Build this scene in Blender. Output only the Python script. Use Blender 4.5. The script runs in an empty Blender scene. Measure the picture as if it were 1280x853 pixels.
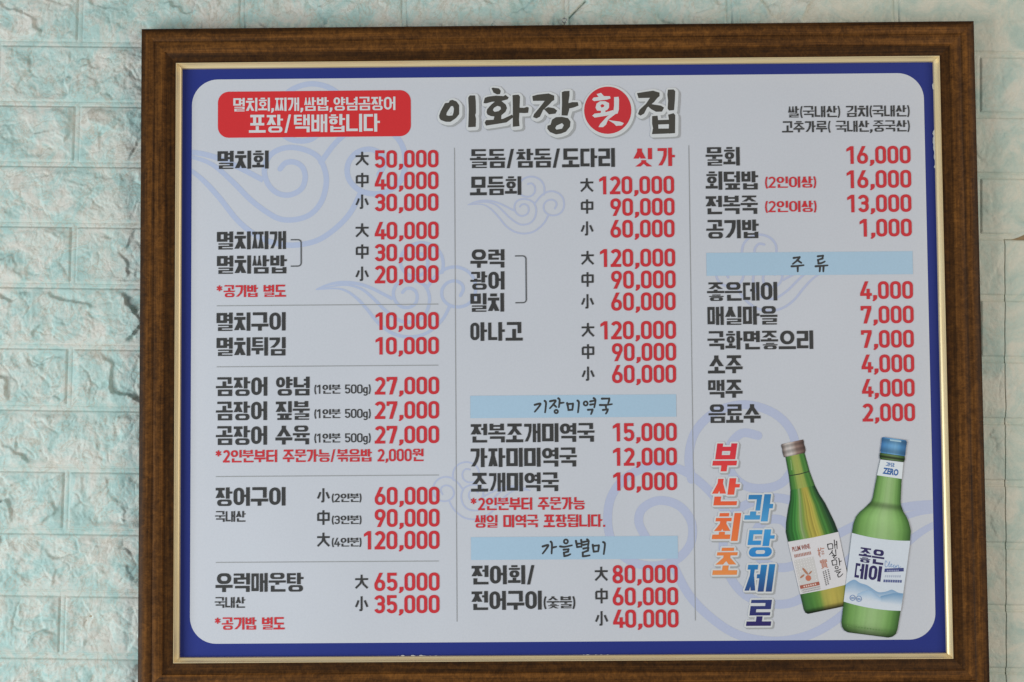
import bpy, math, random
import numpy as np
from mathutils import Vector, Euler
from mathutils.geometry import delaunay_2d_cdt

random.seed(7)
C = bpy.context.scene.collection
S = bpy.context.scene

# ------------------------------------------------------------------ camera, light, exposure
cam_d = bpy.data.cameras.new('camera')
cam = bpy.data.objects.new('camera', cam_d)
C.objects.link(cam)
cam_d.sensor_width = 36.0
cam_d.lens = 45.0
cam_d.clip_start = 0.05
cam_d.clip_end = 100
cam.location = (-0.04728385, -1.62264632, -0.05244529)
cam.rotation_euler = (1.6163254, 0.00741422, 0.0078964)
S.camera = cam

world = bpy.data.worlds.new('World')
S.world = world
world.use_nodes = True
bg = world.node_tree.nodes['Background']
bg.inputs[0].default_value = (0.86, 0.93, 1.0, 1)
bg.inputs[1].default_value = 0.245

def area(name, loc, target, size, energy, colour):
    l = bpy.data.lights.new(name, 'AREA')
    l.shape = 'RECTANGLE'
    l.size, l.size_y = size
    l.energy = energy
    l.color = colour
    o = bpy.data.objects.new(name, l)
    C.objects.link(o)
    o.location = loc
    o.rotation_euler = (Vector(target) - Vector(loc)).to_track_quat('-Z', 'Y').to_euler()
    return o
area('open_shopfront_daylight', (-2.3, -1.5, -0.75), (0, 0, -0.1), (1.3, 1.5), 50, (0.86, 0.95, 1.0))
area('far_daylight', (2.5, -2.3, 0.3), (0.1, 0, 0), (1.6, 1.6), 37, (1.0, 0.94, 0.83))

S.view_settings.view_transform = 'Standard'
S.view_settings.look = 'None'
S.view_settings.exposure = 0.06
S.view_settings.gamma = 1.0

# ------------------------------------------------------------------ photo <-> plane
CAM_R = Euler(cam.rotation_euler).to_matrix()
CAM_P = Vector(cam.location)
F_PX = 1600.0
def unp(px, py, yplane):
    d = CAM_R @ Vector(((px - 640) / F_PX, -(py - 426.5) / F_PX, -1))
    t = (yplane - CAM_P.y) / d.y
    return CAM_P + d * t
Y_PRINT = -0.012
def uv(px, py):
    """photo pixel -> millimetres on the printed sheet (v down)"""
    p = unp(px, py, Y_PRINT)
    return (p.x * 1000, -p.z * 1000)

# ------------------------------------------------------------------ materials
def s2l(c):
    c /= 255.0
    return c / 12.92 if c <= 0.04045 else ((c + 0.055) / 1.055) ** 2.4
def ink(r, g, b):
    return tuple(min(0.95, s2l(x) / l) for x, l in zip((r, g, b), (0.66, 0.68, 0.72)))

def new_mat(name, col, rough=0.5, spec=0.5, metal=0.0):
    m = bpy.data.materials.new(name)
    m.use_nodes = True
    b = m.node_tree.nodes['Principled BSDF']
    b.inputs['Base Color'].default_value = (*col, 1)
    b.inputs['Roughness'].default_value = rough
    b.inputs['Metallic'].default_value = metal
    b.inputs['Specular IOR Level'].default_value = spec
    return m

def print_mat(name, col, attr=None, var=0.035):
    """printed vinyl: flat ink with faint mottling, a fine fabric weave bump and slow waviness"""
    m = new_mat(name, col, 0.5, 0.2)
    nt = m.node_tree
    N, L = nt.nodes, nt.links
    b = N['Principled BSDF']
    tc = N.new('ShaderNodeTexCoord')
    geo = N.new('ShaderNodeNewGeometry')
    n1 = N.new('ShaderNodeTexNoise'); n1.inputs['Scale'].default_value = 5; n1.inputs['Detail'].default_value = 6
    n2 = N.new('ShaderNodeTexNoise'); n2.inputs['Scale'].default_value = 420; n2.inputs['Detail'].default_value = 2
    n3 = N.new('ShaderNodeTexNoise'); n3.inputs['Scale'].default_value = 3.2; n3.inputs['Detail'].default_value = 1
    for n in (n1, n2, n3): L.new(geo.outputs['Position'], n.inputs['Vector'])
    mix = N.new('ShaderNodeMix'); mix.data_type = 'RGBA'; mix.blend_type = 'MULTIPLY'
    mix.inputs[0].default_value = 1
    ad = N.new('ShaderNodeMath'); ad.operation = 'ADD'
    L.new(n1.outputs['Fac'], ad.inputs[0]); L.new(n2.outputs['Fac'], ad.inputs[1])
    mr = N.new('ShaderNodeMapRange')
    mr.inputs['From Min'].default_value = 0.6; mr.inputs['From Max'].default_value = 1.4
    mr.inputs['To Min'].default_value = 1 - var; mr.inputs['To Max'].default_value = 1 + var
    L.new(ad.outputs[0], mr.inputs['Value'])
    if attr:
        at = N.new('ShaderNodeAttribute'); at.attribute_name = attr
        L.new(at.outputs['Color'], mix.inputs[6])
    else:
        mix.inputs[6].default_value = (*col, 1)
    L.new(mr.outputs[0], mix.inputs[7])
    L.new(mix.outputs[2], b.inputs['Base Color'])
    bp = N.new('ShaderNodeBump'); bp.inputs['Strength'].default_value = 0.10; bp.inputs['Distance'].default_value = 0.0006
    bp2 = N.new('ShaderNodeBump'); bp2.inputs['Strength'].default_value = 0.35; bp2.inputs['Distance'].default_value = 0.02
    L.new(n3.outputs['Fac'], bp2.inputs['Height'])
    L.new(bp2.outputs[0], bp.inputs['Normal'])
    L.new(n2.outputs['Fac'], bp.inputs['Height'])
    L.new(bp.outputs[0], b.inputs['Normal'])
    return m

M = {}
M['blue'] = print_mat('blue_ink', ink(35, 46, 116), var=0.06)
M['white'] = print_mat('white_vinyl', (0.685, 0.69, 0.735))
M['paper'] = print_mat('bright_white_ink', (0.76, 0.76, 0.76))
M['red'] = print_mat('red_ink', ink(180, 48, 55))
M['banner'] = print_mat('banner_red_ink', ink(188, 46, 50))
M['black'] = print_mat('dark_ink', ink(56, 56, 57))
M['title'] = print_mat('brush_black_ink', ink(66, 64, 60))
M['cloud'] = print_mat('pale_blue_ink', ink(161, 171, 197))
M['cloud_thin'] = print_mat('faint_blue_ink', ink(163, 170, 195))
M['band'] = print_mat('sky_blue_ink', ink(152, 177, 199))
M['grey'] = print_mat('grey_ink', ink(150, 152, 156))
M['line'] = print_mat('thin_grey_ink', ink(140, 142, 146))
M['bracket'] = print_mat('bracket_ink', ink(80, 82, 86))
M['rgb'] = print_mat('full_colour_print', (0.5, 0.5, 0.5), attr='Col')

def gold_mat():
    m = new_mat('brushed_gilt', (0.70, 0.55, 0.32), 0.34, 0.5, 0.3)
    nt = m.node_tree; N, L = nt.nodes, nt.links; b = N['Principled BSDF']
    tc = N.new('ShaderNodeTexCoord')
    mp = N.new('ShaderNodeMapping'); mp.inputs['Scale'].default_value = (9, 700, 700)
    L.new(tc.outputs['Object'], mp.inputs['Vector'])
    n = N.new('ShaderNodeTexNoise'); n.inputs['Scale'].default_value = 1; n.inputs['Detail'].default_value = 4
    L.new(mp.outputs[0], n.inputs['Vector'])
    cr = N.new('ShaderNodeValToRGB')
    cr.color_ramp.elements[0].position = 0.3; cr.color_ramp.elements[0].color = (0.92, 0.67, 0.33, 1)
    cr.color_ramp.elements[1].position = 0.7; cr.color_ramp.elements[1].color = (1.0, 0.82, 0.48, 1)
    L.new(n.outputs['Fac'], cr.inputs[0]); L.new(cr.outputs[0], b.inputs['Base Color'])
    mr = N.new('ShaderNodeMapRange'); mr.inputs['To Min'].default_value = 0.28; mr.inputs['To Max'].default_value = 0.46
    L.new(n.outputs['Fac'], mr.inputs['Value']); L.new(mr.outputs[0], b.inputs['Roughness'])
    return m
M['gold'] = gold_mat()

def wood_mat():
    m = new_mat('dark_walnut_moulding', (0.06, 0.03, 0.012), 0.5, 0.13)
    nt = m.node_tree; N, L = nt.nodes, nt.links; b = N['Principled BSDF']
    tc = N.new('ShaderNodeTexCoord')
    oi = N.new('ShaderNodeObjectInfo')
    def noise(scale, detail=5, rough=0.6, dist=0.0):
        mp = N.new('ShaderNodeMapping'); mp.inputs['Scale'].default_value = scale
        L.new(tc.outputs['Object'], mp.inputs['Vector'])
        ofs = N.new('ShaderNodeVectorMath'); ofs.operation = 'SCALE'; ofs.inputs['Scale'].default_value = 37
        cb = N.new('ShaderNodeCombineXYZ'); L.new(oi.outputs['Random'], cb.inputs[0]); L.new(oi.outputs['Random'], cb.inputs[1])
        L.new(cb.outputs[0], ofs.inputs[0])
        L.new(ofs.outputs[0], mp.inputs['Location'])
        n = N.new('ShaderNodeTexNoise'); n.inputs['Scale'].default_value = 1; n.inputs['Detail'].default_value = detail
        n.inputs['Roughness'].default_value = rough; n.inputs['Distortion'].default_value = dist
        L.new(mp.outputs[0], n.inputs['Vector'])
        return n.outputs['Fac']
    streak = noise((9, 520, 60), 6, 0.65, 0.2)        # fine grain along the rail
    wide = noise((5, 150, 30), 3, 0.5, 0.4)           # broader stripes
    blot = noise((70, 85, 10), 7, 0.75, 0.9)           # burr-like blotches
    cross = noise((260, 110, 10), 4, 0.75, 1.4)         # short marks across the grain
    def mathn(op, a, bb):
        n = N.new('ShaderNodeMath'); n.operation = op
        for i, x in enumerate((a, bb)):
            if isinstance(x, (int, float)): n.inputs[i].default_value = x
            else: L.new(x, n.inputs[i])
        return n.outputs[0]
    v = mathn('ADD', mathn('MULTIPLY', streak, 0.26), mathn('MULTIPLY', wide, 0.20))
    v = mathn('ADD', v, mathn('MULTIPLY', blot, 0.32))
    v = mathn('ADD', v, mathn('MULTIPLY', cross, 0.24))
    cr = N.new('ShaderNodeValToRGB')
    e = cr.color_ramp.elements
    e[0].position = 0.38; e[0].color = (0.022, 0.0095, 0.004, 1)
    e[1].position = 0.64; e[1].color = (0.29, 0.112, 0.022, 1)
    x = e.new(0.50); x.color = (0.112, 0.043, 0.0095, 1)
    L.new(v, cr.inputs[0])
    # tone across the moulding: darker on the inner flat, in the groove and on the rim
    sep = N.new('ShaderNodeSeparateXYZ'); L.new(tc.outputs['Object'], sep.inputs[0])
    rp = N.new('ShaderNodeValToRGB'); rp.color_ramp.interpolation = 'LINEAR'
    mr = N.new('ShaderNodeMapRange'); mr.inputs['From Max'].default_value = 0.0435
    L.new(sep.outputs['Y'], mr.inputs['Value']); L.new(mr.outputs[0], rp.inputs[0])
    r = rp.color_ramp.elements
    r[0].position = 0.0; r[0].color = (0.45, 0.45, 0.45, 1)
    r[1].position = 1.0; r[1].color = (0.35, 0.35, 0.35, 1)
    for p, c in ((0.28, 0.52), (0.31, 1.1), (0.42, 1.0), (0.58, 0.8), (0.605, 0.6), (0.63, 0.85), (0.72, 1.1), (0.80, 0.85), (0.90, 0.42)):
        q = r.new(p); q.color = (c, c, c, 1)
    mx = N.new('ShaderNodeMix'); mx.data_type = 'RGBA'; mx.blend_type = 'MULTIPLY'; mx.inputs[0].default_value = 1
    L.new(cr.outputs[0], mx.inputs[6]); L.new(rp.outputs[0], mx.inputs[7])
    L.new(mx.outputs[2], b.inputs['Base Color'])
    bp = N.new('ShaderNodeBump'); bp.inputs['Strength'].default_value = 0.25; bp.inputs['Distance'].default_value = 0.0006
    L.new(v, bp.inputs['Height']); L.new(bp.outputs[0], b.inputs['Normal'])
    return m
M['wood'] = wood_mat()

def foam_mat():
    m = new_mat('embossed_foam', (0.5, 0.6, 0.55), 0.55, 0.3)
    nt = m.node_tree; N, L = nt.nodes, nt.links; b = N['Principled BSDF']
    tc = N.new('ShaderNodeTexCoord')
    def noise(s, detail=5, rough=0.6, dist=0.0, loc=(0, 0, 0), sc=(1, 1, 1)):
        mp = N.new('ShaderNodeMapping'); mp.inputs['Location'].default_value = loc; mp.inputs['Scale'].default_value = sc
        L.new(tc.outputs['Object'], mp.inputs['Vector'])
        n = N.new('ShaderNodeTexNoise'); n.inputs['Scale'].default_value = s; n.inputs['Detail'].default_value = detail
        n.inputs['Roughness'].default_value = rough; n.inputs['Distortion'].default_value = dist
        L.new(mp.outputs[0], n.inputs['Vector'])
        return n.outputs['Fac']
    def ramp(f, stops):
        r = N.new('ShaderNodeValToRGB'); e = r.color_ramp.elements
        e[0].position, e[0].color = stops[0][0], (*stops[0][1], 1)
        e[1].position, e[1].color = stops[-1][0], (*stops[-1][1], 1)
        for p, c in stops[1:-1]:
            x = e.new(p); x.color = (*c, 1)
        L.new(f, r.inputs[0]); return r.outputs[0]
    def mixn(fac, a, bb, kind='MIX'):
        x = N.new('ShaderNodeMix'); x.data_type = 'RGBA'; x.blend_type = kind
        if isinstance(fac, (int, float)): x.inputs[0].default_value = fac
        else: L.new(fac, x.inputs[0])
        for i, v in ((6, a), (7, bb)):
            if isinstance(v, tuple): x.inputs[i].default_value = (*v, 1)
            else: L.new(v, x.inputs[i])
        return x.outputs[2]
    big = noise(19, 8, 0.70, 0.9)
    base = ramp(big, [(0.36, (0.43, 0.61, 0.56)), (0.46, (0.53, 0.69, 0.63)), (0.52, (0.67, 0.735, 0.66)), (0.62, (0.765, 0.73, 0.645))])
    mid = noise(60, 6, 0.7, 1.1, (3, 1, 7))
    base = mixn(ramp(mid, [(0.50, (0, 0, 0)), (0.70, (0.8, 0.8, 0.8))]), base, (0.47, 0.635, 0.59))
    tan = noise(34, 7, 0.72, 1.5, (11, 4, 2))
    base = mixn(ramp(tan, [(0.50, (0, 0, 0)), (0.70, (0.8, 0.8, 0.8))]), base, (0.745, 0.695, 0.595))
    vein = noise(24, 5, 0.6, 1.3, (2, 9, 4))
    base = mixn(ramp(vein, [(0.478, (0, 0, 0)), (0.5, (0.6, 0.6, 0.6)), (0.522, (0, 0, 0))]), base, (0.55, 0.485, 0.38))
    fine = noise(330, 4, 0.7)
    base = mixn(0.55, base, ramp(fine, [(0.3, (0.86, 0.86, 0.86)), (0.7, (1.1, 1.1, 1.1))]), 'MULTIPLY')
    # the foam colour turns olive towards the right, its edge broken up by broad noise
    sep = N.new('ShaderNodeSeparateXYZ'); L.new(tc.outputs['Object'], sep.inputs[0])
    st = noise(2.6, 4, 0.6, 0.3, (1.3, 0, 5))
    ad = N.new('ShaderNodeMath'); ad.operation = 'MULTIPLY_ADD'; ad.inputs[1].default_value = 0.55
    L.new(sep.outputs['X'], ad.inputs[0]); L.new(st, ad.inputs[2])
    base = mixn(ramp(ad.outputs[0], [(0.42, (0, 0, 0)), (0.82, (0.8, 0.8, 0.8))]), base, mixn(ramp(big, [(0.37, (0, 0, 0)), (0.60, (1, 1, 1))]), (0.565, 0.635, 0.525), (0.80, 0.745, 0.59)))
    L.new(base, b.inputs['Base Color'])
    wr = noise(520, 5, 0.65, 0.6, (0, 0, 0), (1, 1, 1))
    wr2 = noise(150, 6, 0.75, 1.2, (5, 5, 5))
    bp = N.new('ShaderNodeBump'); bp.inputs['Strength'].default_value = 0.30; bp.inputs['Distance'].default_value = 0.0012
    bp2 = N.new('ShaderNodeBump'); bp2.inputs['Strength'].default_value = 0.36; bp2.inputs['Distance'].default_value = 0.003
    L.new(wr2, bp2.inputs['Height']); L.new(bp2.outputs[0], bp.inputs['Normal'])
    L.new(wr, bp.inputs['Height']); L.new(bp.outputs[0], b.inputs['Normal'])
    return m
M['foam'] = foam_mat()
M['backing'] = new_mat('tan_plaster', (0.42, 0.29, 0.17), 0.8, 0.2)
M['steel'] = new_mat('dull_steel', (0.45, 0.45, 0.44), 0.35, 0.5, 0.9)

# ------------------------------------------------------------------ object helpers
def link(o, parent=None):
    C.objects.link(o)
    if parent: o.parent = parent
    return o
def tag(o, label=None, cat=None, group=None, kind=None):
    if label: o['label'] = label
    if cat: o['category'] = cat
    if group: o['group'] = group
    if kind: o['kind'] = kind
    return o
def mesh_obj(name, verts, faces, mats, midx=None, parent=None, cols=None, smooth=False):
    me = bpy.data.meshes.new(name)
    me.from_pydata([tuple(v) for v in verts], [], faces)
    for m in mats: me.materials.append(m)
    if midx is not None: me.polygons.foreach_set('material_index', midx)
    if cols is not None:
        a = me.color_attributes.new('Col', 'FLOAT_COLOR', 'POINT')
        a.data.foreach_set('color', np.array([(*c, 1) for c in cols], dtype=np.float32).ravel())
    if smooth: me.polygons.foreach_set('use_smooth', [True] * len(me.polygons))
    me.update()
    return link(bpy.data.objects.new(name, me), parent)

# ------------------------------------------------------------------ the foam wall
TH = math.radians(-1.24)
CT, ST = math.cos(TH), math.sin(TH)
def to_wall(px, py, y=0.0):
    p = unp(px, py, y)
    return (p.x * CT + p.z * ST, -p.x * ST + p.z * CT)

rng = np.random.RandomState(5)
GRAD = rng.randn(256, 256, 2); GRAD /= np.linalg.norm(GRAD, axis=2, keepdims=True)
def perlin(x, y):
    xi = np.floor(x).astype(int); yi = np.floor(y).astype(int)
    fx = x - xi; fy = y - yi
    u = fx * fx * fx * (fx * (fx * 6 - 15) + 10); v = fy * fy * fy * (fy * (fy * 6 - 15) + 10)
    def g(i, j):
        gr = GRAD[(yi + j) % 256, (xi + i) % 256]
        return gr[..., 0] * (fx - i) + gr[..., 1] * (fy - j)
    a = g(0, 0) * (1 - u) + g(1, 0) * u
    b = g(0, 1) * (1 - u) + g(1, 1) * u
    return a * (1 - v) + b * v
def fbm(x, y, o=4, gain=0.5):
    r = 0; a = 1.0
    for k in range(o):
        r = r + a * perlin(x * 2 ** k + 17.3 * k, y * 2 ** k - 9.1 * k); a *= gain
    return r
def ridge(x, y, o=3):
    r = 0; a = 1.0
    for k in range(o):
        r = r + a * (1 - 2.4 * np.abs(perlin(x * 2 ** k + 5.7 * k, y * 2 ** k + 31.1 * k))); a *= 0.5
    return r
def facets(x, y, cell, seed):
    """planes of broken rock: each cell is a tilted plane, with steps between the cells"""
    r = np.random.RandomState(seed)
    n = 128
    jx, jy = r.rand(n, n), r.rand(n, n)
    sx, sy, hh = r.randn(n, n) * 0.55, r.randn(n, n) * 0.55, r.rand(n, n)
    gx, gy = x / cell, y / cell
    ix = np.floor(gx).astype(int); iy = np.floor(gy).astype(int)
    best = np.full(x.shape, 1e9); h = np.zeros(x.shape)
    for di in (-1, 0, 1):
        for dj in (-1, 0, 1):
            a, b = (ix + di) % n, (iy + dj) % n
            dx = gx - (ix + di + jx[b, a]); dy = gy - (iy + dj + jy[b, a])
            d = dx * dx + dy * dy
            m = d < best
            h = np.where(m, hh[b, a] + sx[b, a] * dx + sy[b, a] * dy, h)
            best = np.where(m, d, best)
    return h
def blur(a, k):
    for ax in (0, 1):
        p = np.concatenate([np.repeat(np.take(a, [0], ax), k, ax), a, np.repeat(np.take(a, [-1], ax), k, ax)], ax)
        c = np.cumsum(p, ax)
        z = np.zeros_like(np.take(c, [0], ax))
        c = np.concatenate([z, c], ax)
        n = a.shape[ax]; w = 2 * k + 1
        a = (np.take(c, range(w, w + n), ax) - np.take(c, range(0, n), ax)) / w
    return a
def sst(e0, e1, x):
    t = np.clip((x - e0) / (e1 - e0), 0, 1)
    return t * t * (3 - 2 * t)

STEP = 0.001
sv = np.arange(-0.98, 0.98 + STEP, STEP)
tv = np.arange(-0.70, 0.70 + STEP, STEP)
SS, TT = np.meshgrid(sv, tv)
BP, BW, B0, J0 = 0.0779, 0.2084, 0.3949, -0.6214
rowf = (TT - B0) / BP
row = np.floor(rowf)
inrow = np.minimum(rowf - row, 1 - (rowf - row)) * BP              # distance to the nearest bed joint centre
colf = (SS - 0.005 * (SS > 0.35) - J0 - np.where(row % 2 == 0, 0.0, 0.5) * BW) / BW
col = np.floor(colf)
incol = np.minimum(colf - col, 1 - (colf - col)) * BW
edge = np.minimum(inrow, incol)
brick = sst(0.0028, 0.0042, edge)
groove = np.exp(-((edge - 0.0036) / 0.0010) ** 2)
inner = sst(0.004, 0.015, edge + 0.004 * fbm(SS * 60, TT * 60, 2))
wx = SS + 0.010 * fbm(SS * 34, TT * 34, 3); wy = TT + 0.010 * fbm(SS * 34 + 50, TT * 34 + 20, 3)
rock = 1.15 * facets(wx + col * 0.37, wy + row * 0.53, 0.056, 3)
rock = rock + 0.4 * facets(wx * 1.0 + 5 + row * 0.31, wy * 1.3 + 3, 0.024, 8)
rock = blur(rock, 1)
lift = 0.0038 * (rock - 0.7) * (1 - 0.7 * sst(0.25, 0.5, SS))
lift = lift + 0.0024 * fbm(SS * 22, TT * 22, 4, 0.45)
crk = sst(0.25, 0.75, 0.5 + fbm(SS * 7, TT * 7, 2))
lift = lift + 0.0007 * ridge(SS * 55 + wx * 30, TT * 55, 3) * (0.35 + 0.9 * crk)
lift = lift + 0.00022 * ridge(SS * 140, TT * 140, 2)
cre = np.abs(perlin(wx * 21 + 3.3, wy * 21 + 8.1)); cre2 = np.abs(perlin(wx * 48 + 13.3, wy * 48 + 1.1))
lift = lift - 0.0011 * np.exp(-(cre / 0.035) ** 2) * (0.3 + 0.7 * crk) - 0.0006 * np.exp(-(cre2 / 0.05) ** 2) * (1 - 0.6 * crk) * (1 - 0.5 * sst(0.25, 0.5, SS))
soft = 1 - 0.5 * sst(0.25, 0.56, SS)                              # relief is lowered towards the right
HH = 0.0016 * brick - 0.0015 * groove + inner * lift * soft * 0.95 + 0.0003 * fbm(SS * 90, TT * 90, 3)
# a slit torn in the foam above the frame
a0 = np.array(to_wall(712, 22)); a1 = np.array(to_wall(732, 2))
dd = (a1 - a0); tt = np.clip(((SS - a0[0]) * dd[0] + (TT - a0[1]) * dd[1]) / (dd @ dd), 0, 1)
dist = np.hypot(SS - a0[0] - tt * dd[0], TT - a0[1] - tt * dd[1])
HH = HH - 0.006 * np.exp(-(dist / 0.0011) ** 2)
# seam on the right, and the corner that has come unstuck
sx0, sy0 = to_wall(1255.5, 299.5)
seam_c = int(round((sx0 - sv[0]) / STEP)); seam_r = int(round((sy0 - tv[0]) / STEP))
sx0, sy0 = sv[seam_c], tv[seam_r]
nr, nc = SS.shape
qi, qj = np.meshgrid(np.arange(nr - 1), np.arange(nc - 1), indexing='ij')
lower_right = (qj >= seam_c) & (qi < seam_r)
hx = (SS[:-1, :-1] * CT - TT[:-1, :-1] * ST); hz = (SS[:-1, :-1] * ST + TT[:-1, :-1] * CT)
hidden = (np.abs(hx) < 0.47) & (np.abs(hz) < 0.36)
def foam_panel(mask, name, dS, dT, dY):
    s, t, h = SS + dS, TT + dT, HH + dY
    used = np.zeros((nr, nc), bool)
    for a, b in ((0, 0), (1, 0), (0, 1), (1, 1)): used[a:nr - 1 + a, b:nc - 1 + b] |= mask
    idx = -np.ones((nr, nc), np.int64); idx[used] = np.arange(used.sum())
    P = np.stack([s * CT - t * ST, -h, s * ST + t * CT], 2)[used]
    q = np.stack([idx[:-1, :-1], idx[:-1, 1:], idx[1:, 1:], idx[1:, :-1]], 2)[mask]
    # skirts: the sheet's cut edges go back to the plaster
    pad = np.pad(mask, 1)
    edges = []
    m = pad[1:-1, 1:-1]
    for (di, dj, va, vb) in ((-1, 0, (0, 0), (0, 1)), (1, 0, (1, 1), (1, 0)), (0, -1, (1, 0), (0, 0)), (0, 1, (0, 1), (1, 1))):
        nb = pad[1 + di:pad.shape[0] - 1 + di, 1 + dj:pad.shape[1] - 1 + dj]
        e = m & ~nb
        ii, jj = np.nonzero(e)
        edges.append(np.stack([idx[ii + va[0], jj + va[1]], idx[ii + vb[0], jj + vb[1]]], 1))
    E_ = np.concatenate(edges)
    ev = np.unique(E_)
    back = -np.ones(len(P), np.int64); back[ev] = len(P) + np.arange(len(ev))
    PB = P[ev].copy(); PB[:, 1] += 0.0045
    sk = np.stack([E_[:, 1], E_[:, 0], back[E_[:, 0]], back[E_[:, 1]]], 1)
    P = np.concatenate([P, PB]); Q = np.concatenate([q, sk])
    me = bpy.data.meshes.new(name)
    me.vertices.add(len(P)); me.vertices.foreach_set('co', P.astype(np.float32).ravel())
    me.loops.add(len(Q) * 4); me.loops.foreach_set('vertex_index', Q.astype(np.int32).ravel())
    me.polygons.add(len(Q)); me.polygons.foreach_set('loop_start', np.arange(0, len(Q) * 4, 4, dtype=np.int32))
    sm = np.ones(len(Q), bool); sm[len(q):] = False
    me.update(calc_edges=True)
    me.polygons.foreach_set('use_smooth', sm)
    me.materials.append(M['foam'])
    me.validate()
    return link(bpy.data.objects.new(name, me))
near = np.exp(-((SS - sv[seam_c]) / 0.006) ** 2)
wob = 0.0011 * fbm(TT * 20, TT * 0 + 3.3, 3)
low = sst(0.0, 0.004, sv[0] * 0 + tv[seam_r] - TT)
peel = sst(0.007, 0.040, SS - sx0) * sst(0.030, 0.0, np.abs(TT - sy0)) * (TT >= sy0 - 1e-6)
wall_main = foam_panel(~lower_right & ~hidden, 'foam_wall_panel',
                       wob * near - 0.0005 * near * (TT < sy0), peel * 0.011, peel * 0.013)
tag(wall_main, 'large aqua foam sheet embossed with rock-faced bricks behind the menu board', 'wall panel', kind='thing')
wall_low = foam_panel(lower_right & ~hidden, 'foam_wall_panel',
                      (wob + 0.0006) * near, -0.0003 * sst(0.004, 0, np.abs(TT - sy0)), 0.0)
tag(wall_low, 'flatter olive foam sheet right of the dark vertical seam', 'wall panel', kind='thing')
wv = [(-1.4, 0.004, -1.0), (1.4, 0.004, -1.0), (1.4, 0.004, 1.0), (-1.4, 0.004, 1.0),
      (-1.4, 0.12, -1.0), (1.4, 0.12, -1.0), (1.4, 0.12, 1.0), (-1.4, 0.12, 1.0)]
wall = mesh_obj('wall', wv, [(0, 1, 2, 3), (5, 4, 7, 6), (4, 0, 3, 7), (1, 5, 6, 2), (3, 2, 6, 7), (4, 5, 1, 0)], [M['backing']])
tag(wall, kind='structure')

# ------------------------------------------------------------------ the framed board
board = bpy.data.objects.new('framed_menu_board', None)
link(board)
board.location = (0, 0, -0.42)
tag(board, 'restaurant price board with Korean lettering in a dark brown wooden frame with gold inner edge', 'menu board')
bpy.context.view_layer.update()
def to_board(o):
    o.parent = board
    o.matrix_parent_inverse = board.matrix_world.inverted()
    return o

GX, GZ = 0.4825, 0.3764
WOOD = [(0.0, 0.012), (0.0, 0.0212), (0.003, 0.0216), (0.0128, 0.0226), (0.0134, 0.0230), (0.0138, 0.0246), (0.0150, 0.0252),
        (0.0250, 0.0258), (0.0258, 0.0256), (0.0262, 0.0259), (0.0266, 0.0267), (0.0280, 0.0276), (0.0320, 0.0284), (0.0365, 0.0284), (0.0400, 0.0277),
        (0.0422, 0.0268), (0.0434, 0.0240), (0.0437, 0.0200), (0.0437, 0.0022)]
GOLD = [(-0.0002, 0.0125), (-0.0002, 0.0230), (-0.0005, 0.0236), (-0.0010, 0.0235), (-0.0012, 0.0222), (-0.0020, 0.0206), (-0.0030, 0.0190), (-0.0040, 0.0178), (-0.0046, 0.0174), (-0.0053, 0.0168), (-0.0056, 0.0158), (-0.0056, 0.0118)]
def rail(name, prof, half, dist, rot, mat, parent, segs=24):
    """mitred moulding length: local X along, Y outward from the opening, Z to the viewer"""
    vs, fs = [], []
    n = len(prof)
    for k in range(segs + 1):
        f = -1 + 2 * k / segs
        for c, h in prof:
            vs.append((f * (half + c), c, h))
    for k in range(segs):
        for i in range(n - 1):
            a = k * n + i
            fs.append((a, a + 1, a + n + 1, a + n))
    fs.append(tuple(range(n)))
    fs.append(tuple(range(segs * n, segs * n + n))[::-1])
    o = mesh_obj(name, vs, fs, [mat], parent=parent)
    me = o.data
    # rot: angle in the wall plane; local Z -> -Y world
    from mathutils import Matrix
    a = rot
    ex = Vector((math.cos(a), 0, math.sin(a))); ey = Vector((-math.sin(a), 0, math.cos(a))); ez = Vector((0, -1, 0))
    m = Matrix((ex, ey, ez)).transposed().to_4x4()
    m.translation = ey * dist
    o.matrix_world = m
    return o
sides = [('top', 0, GX, GZ), ('left', math.pi / 2, GZ, GX), ('bottom', math.pi, GX, GZ), ('right', -math.pi / 2, GZ, GX)]
def bend_smooth(o):
    o.data.polygons.foreach_set('use_smooth', [True] * len(o.data.polygons))
    o.data.set_sharp_from_angle(angle=math.radians(28))
for nm, a, half, dist in sides:
    for kind, prof, mat in (('frame_rail', WOOD, M['wood']), ('gilt_strip', GOLD, M['gold'])):
        o = rail(kind, prof, half, dist, a, mat, None)
        mw = o.matrix_world.copy()
        o.parent = board
        o.matrix_parent_inverse = board.matrix_world.inverted()
        o.matrix_world = mw
        bend_smooth(o)

# back board and the printed sheet itself
sheet_w, sheet_h = 0.4792, 0.3732
def box(name, x0, x1, y0, y1, z0, z1, mats, parent=None):
    v = [(x0, y0, z0), (x1, y0, z0), (x1, y0, z1), (x0, y0, z1), (x0, y1, z0), (x1, y1, z0), (x1, y1, z1), (x0, y1, z1)]
    return mesh_obj(name, v, [(0, 1, 2, 3), (5, 4, 7, 6), (4, 0, 3, 7), (1, 5, 6, 2), (3, 2, 6, 7), (4, 5, 1, 0)], mats, parent=parent)
sheet = to_board(box('printed_sheet', -sheet_w, sheet_w, Y_PRINT, Y_PRINT + 0.004, -sheet_h, sheet_h, [M['blue']]))
bpy.context.view_layer.update()

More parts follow.
